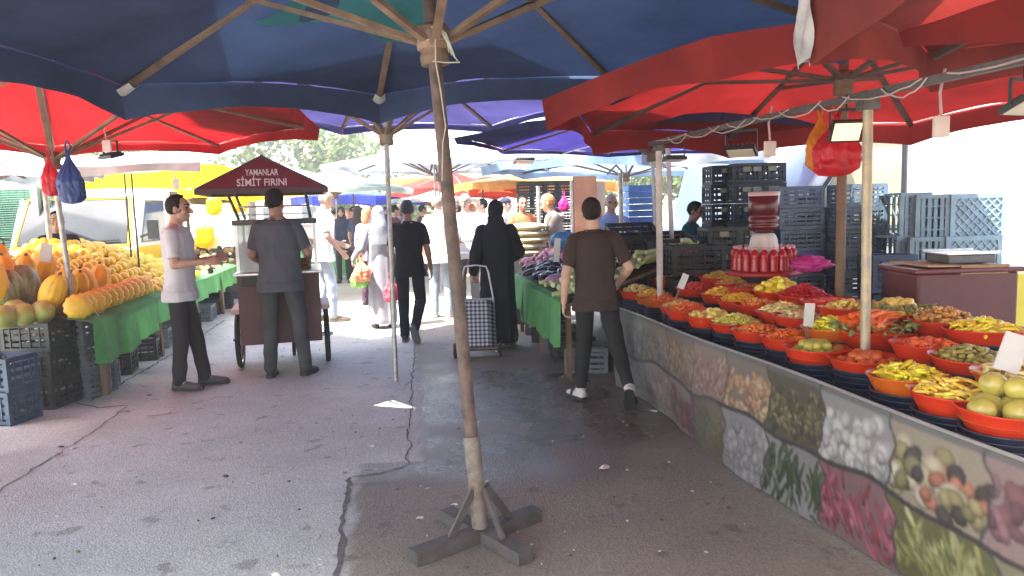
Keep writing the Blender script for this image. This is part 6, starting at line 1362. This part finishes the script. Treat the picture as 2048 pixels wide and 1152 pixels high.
# crowd further down
cr = []
for k, (nm, col, hr_, sk_) in enumerate((('dark maroon', (.10, .03, .04), ('short', HAIR), SKIN), ('dark blue', (.04, .05, .10), ('hijab', fab('dark_scarf', (.05, .04, .05))), SKIN3), ('pale pink', (.5, .32, .32), ('long', REDH), SKIN3))):
    cr.append(person('far shopper in a %s top in the crowd at the street end' % nm, (P(690, 430, 18).x, 17 + k, 0), 20 + 150 * k, 1.68, None, sk_, hr_, ('tee', fab('crowd_%d' % k, col)), ('trousers', fab('crowd_trousers', (.04, .04, .05))), dkshoe, .016, group='shoppers far down the street', seed=60 + k))
for k, (px, d, ci) in enumerate(((668, 19, 0), (682, 16.5, 1), (697, 20, 2), (706, 17.5, 0), (716, 15.6, 1), (745, 17, 2), (790, 16, 0), (800, 19, 1), (845, 17.5, 0), (915, 17, 1), (945, 19, 2), (655, 23, 1), (690, 24, 0), (725, 22, 0), (770, 22, 1))):
    q = P(px, 430, d); loc_ = (q.x, d, 0)
    if k < 3: cr[k].location = loc_ if k == 0 else loc_; o = cr[k]
    else: o = dup(cr[ci], loc_, rnd(0, 6))
    o['label'] = 'far shopper in a %s top, %s' % (('dark maroon', 'dark blue', 'pale pink')[k if k < 3 else ci], ['near the left umbrella', 'in the front left', 'behind the front left pair', 'middle left', 'nearest the violet shirt', 'behind the violet shirt', 'behind the grey cloak', 'far behind the grey cloak', 'behind the man in black', 'behind the rusty pole', 'right of the rusty pole', 'furthest left', 'deep left', 'deep middle', 'deep behind the grey cloak'][k])
# ------------------------------------------------------------------ things people carry
def cbag(p, wd, ht, mat, label, seed=0):
    mb = bag_mb(wd, ht, seed, .8); mb.v = [(x, y, z - ht * .62) for x, y, z in mb.v]
    return tag(mb.build('carrier_bag', mat, None, p), label, 'bag')
d0 = 9.65
cbag(P(722, 512, d0), .26, .30, M('peach_bag', (.75, .36, .20), .4, .2, 6, trans=.4, tcol=(.8, .35, .2)), 'peach orange carrier bag hanging from the hand of the woman in the grey cloak', 3)
cbag(P(716, 522, d0 + .12), .25, .32, M('leaf_green_bag', (.40, .60, .22), .4, .15, 6, trans=.45, tcol=(.4, .7, .2)), 'pale green carrier bag beside the peach one', 5)
cbag(P(781, 545, d0 - .25), .22, .34, M('pink_red_bag', (.60, .12, .17), .4, .2, 6, trans=.4, tcol=(.7, .1, .15)), 'pink red carrier bag hanging low behind the grey pole', 7)
cbag(P(936, 448, 10.65), .24, .24, M('white_bag', (.72, .72, .76), .4, .1, 6, trans=.4), 'white carrier bag held by the stout man', 9)
cbag(P(420, 530, 6.55), .05, .07, M('brown_wallet', (.10, .06, .045), .6), 'small brown pouch in the hand of the teenager in grey', 9)
# checked shopping trolley
plaid = bpy.data.materials.new('plaid'); plaid.use_nodes = True
n = plaid.node_tree.nodes; l = plaid.node_tree.links; b_ = n['Principled BSDF']; b_.inputs['Roughness'].default_value = .8
tcn = n.new('ShaderNodeTexCoord'); sep = n.new('ShaderNodeSeparateXYZ'); l.new(tcn.outputs['Object'], sep.inputs[0]); outs = []
for ax in ('X', 'Z'):
    m1 = n.new('ShaderNodeMath'); m1.operation = 'MULTIPLY'; m1.inputs[1].default_value = 26; l.new(sep.outputs[ax], m1.inputs[0]); m2 = n.new('ShaderNodeMath'); m2.operation = 'FRACT'; l.new(m1.outputs[0], m2.inputs[0]); m3 = n.new('ShaderNodeMath'); m3.operation = 'GREATER_THAN'; m3.inputs[1].default_value = .5; l.new(m2.outputs[0], m3.inputs[0]); outs.append(m3)
ad = n.new('ShaderNodeMath'); ad.operation = 'ADD'; l.new(outs[0].outputs[0], ad.inputs[0]); l.new(outs[1].outputs[0], ad.inputs[1]); ml = n.new('ShaderNodeMath'); ml.operation = 'MULTIPLY'; ml.inputs[1].default_value = .5; l.new(ad.outputs[0], ml.inputs[0])
rp = n.new('ShaderNodeValToRGB'); rp.color_ramp.interpolation = 'CONSTANT'; rp.color_ramp.elements[0].color = (.55, .55, .55, 1); rp.color_ramp.elements[1].position = .4; rp.color_ramp.elements[1].color = (.20, .22, .26, 1); e3 = rp.color_ramp.elements.new(.9); e3.color = (.03, .035, .05, 1); l.new(ml.outputs[0], rp.inputs[0]); l.new(rp.outputs[0], b_.inputs['Base Color'])
tp_ = G(956, 716); r = thing('shopping_trolley', 'black and white checked shopping trolley pulled by the woman in black', 'trolley', tp_, .03); r.rotation_euler = (R(-14), 0, .03); r.scale = (1.14, 1.1, 1.08)
b = MB(); b.loft([(V((0, .02, .10)), .19, .12), (V((0, .02, .12)), .20, .13), (V((0, .02, .45)), .195, .125), (V((0, .02, .56)), .18, .11)], 4); b.v = [tuple(rotm(0, 0, R(45)) @ V((x, (y - .02), z)) + V((0, .02, 0))) for x, y, z in b.v]; b.v = [(x * 1.32, y * .95, z) for x, y, z in b.v]; b.sm = [False] * len(b.sm); bg_ = b.build('checked_bag', plaid, r); bevel(bg_, .02)
b = MB(); b.box((0, .02, .565), (.30, .18, .02)); b.build('bag_flap', M('flap_grey', (.25, .26, .28), .8), r)
b = MB(); b.box((0, .0, .085), (.38, .22, .018)); b.build('bag_base', M('trolley_brown', (.10, .065, .04), .7), r)
b = MB()
for s in (-1, 1): b.tube([(s * .17, .12, .06), (s * .16, .125, .6), (s * .12, .13, .86), (s * .10, .13, .92), (0, .13, .935)], .009, 8)
b.tube([(-.16, .125, .45), (.16, .125, .45)], .007, 6); b.build('frame', alu, r)
for s in (-1, 1):
    b = MB(); b.lathe([(.06, -.012), (.078, -.014), (.082, 0), (.078, .014), (.06, .012)], 22, (s * .21, .06, .075), 0, True, rotm(0, R(90), 0)); w_ = b.build('wheel', rubber, r); b = MB(); b.lathe([(.001, -.006), (.06, -.008), (.06, .008), (.001, .006)], 18, (s * .21, .06, .075), 0, True, rotm(0, R(90), 0)); b.build('rim', white_p, w_)

bpy.data.scenes.remove(TS)
# ------------------------------------------------------------------ haze volume added over the market to imitate lens veil
hz = MB(); hz.box((0, 170, 6.5), (520, 462, 15)); hm_ = bpy.data.materials.new('veil_haze'); hm_.use_nodes = True; n = hm_.node_tree.nodes
n.remove(n['Principled BSDF']); pv = n.new('ShaderNodeVolumePrincipled'); pv.inputs['Color'].default_value = (.95, .95, .96, 1); pv.inputs['Density'].default_value = .0035; pv.inputs['Anisotropy'].default_value = .2
hm_.node_tree.links.new(pv.outputs[0], n['Material Output'].inputs['Volume'])
tag(hz.build('haze', hm_), 'thin bright haze added over the whole market to imitate lens veil', 'haze', kind='stuff')
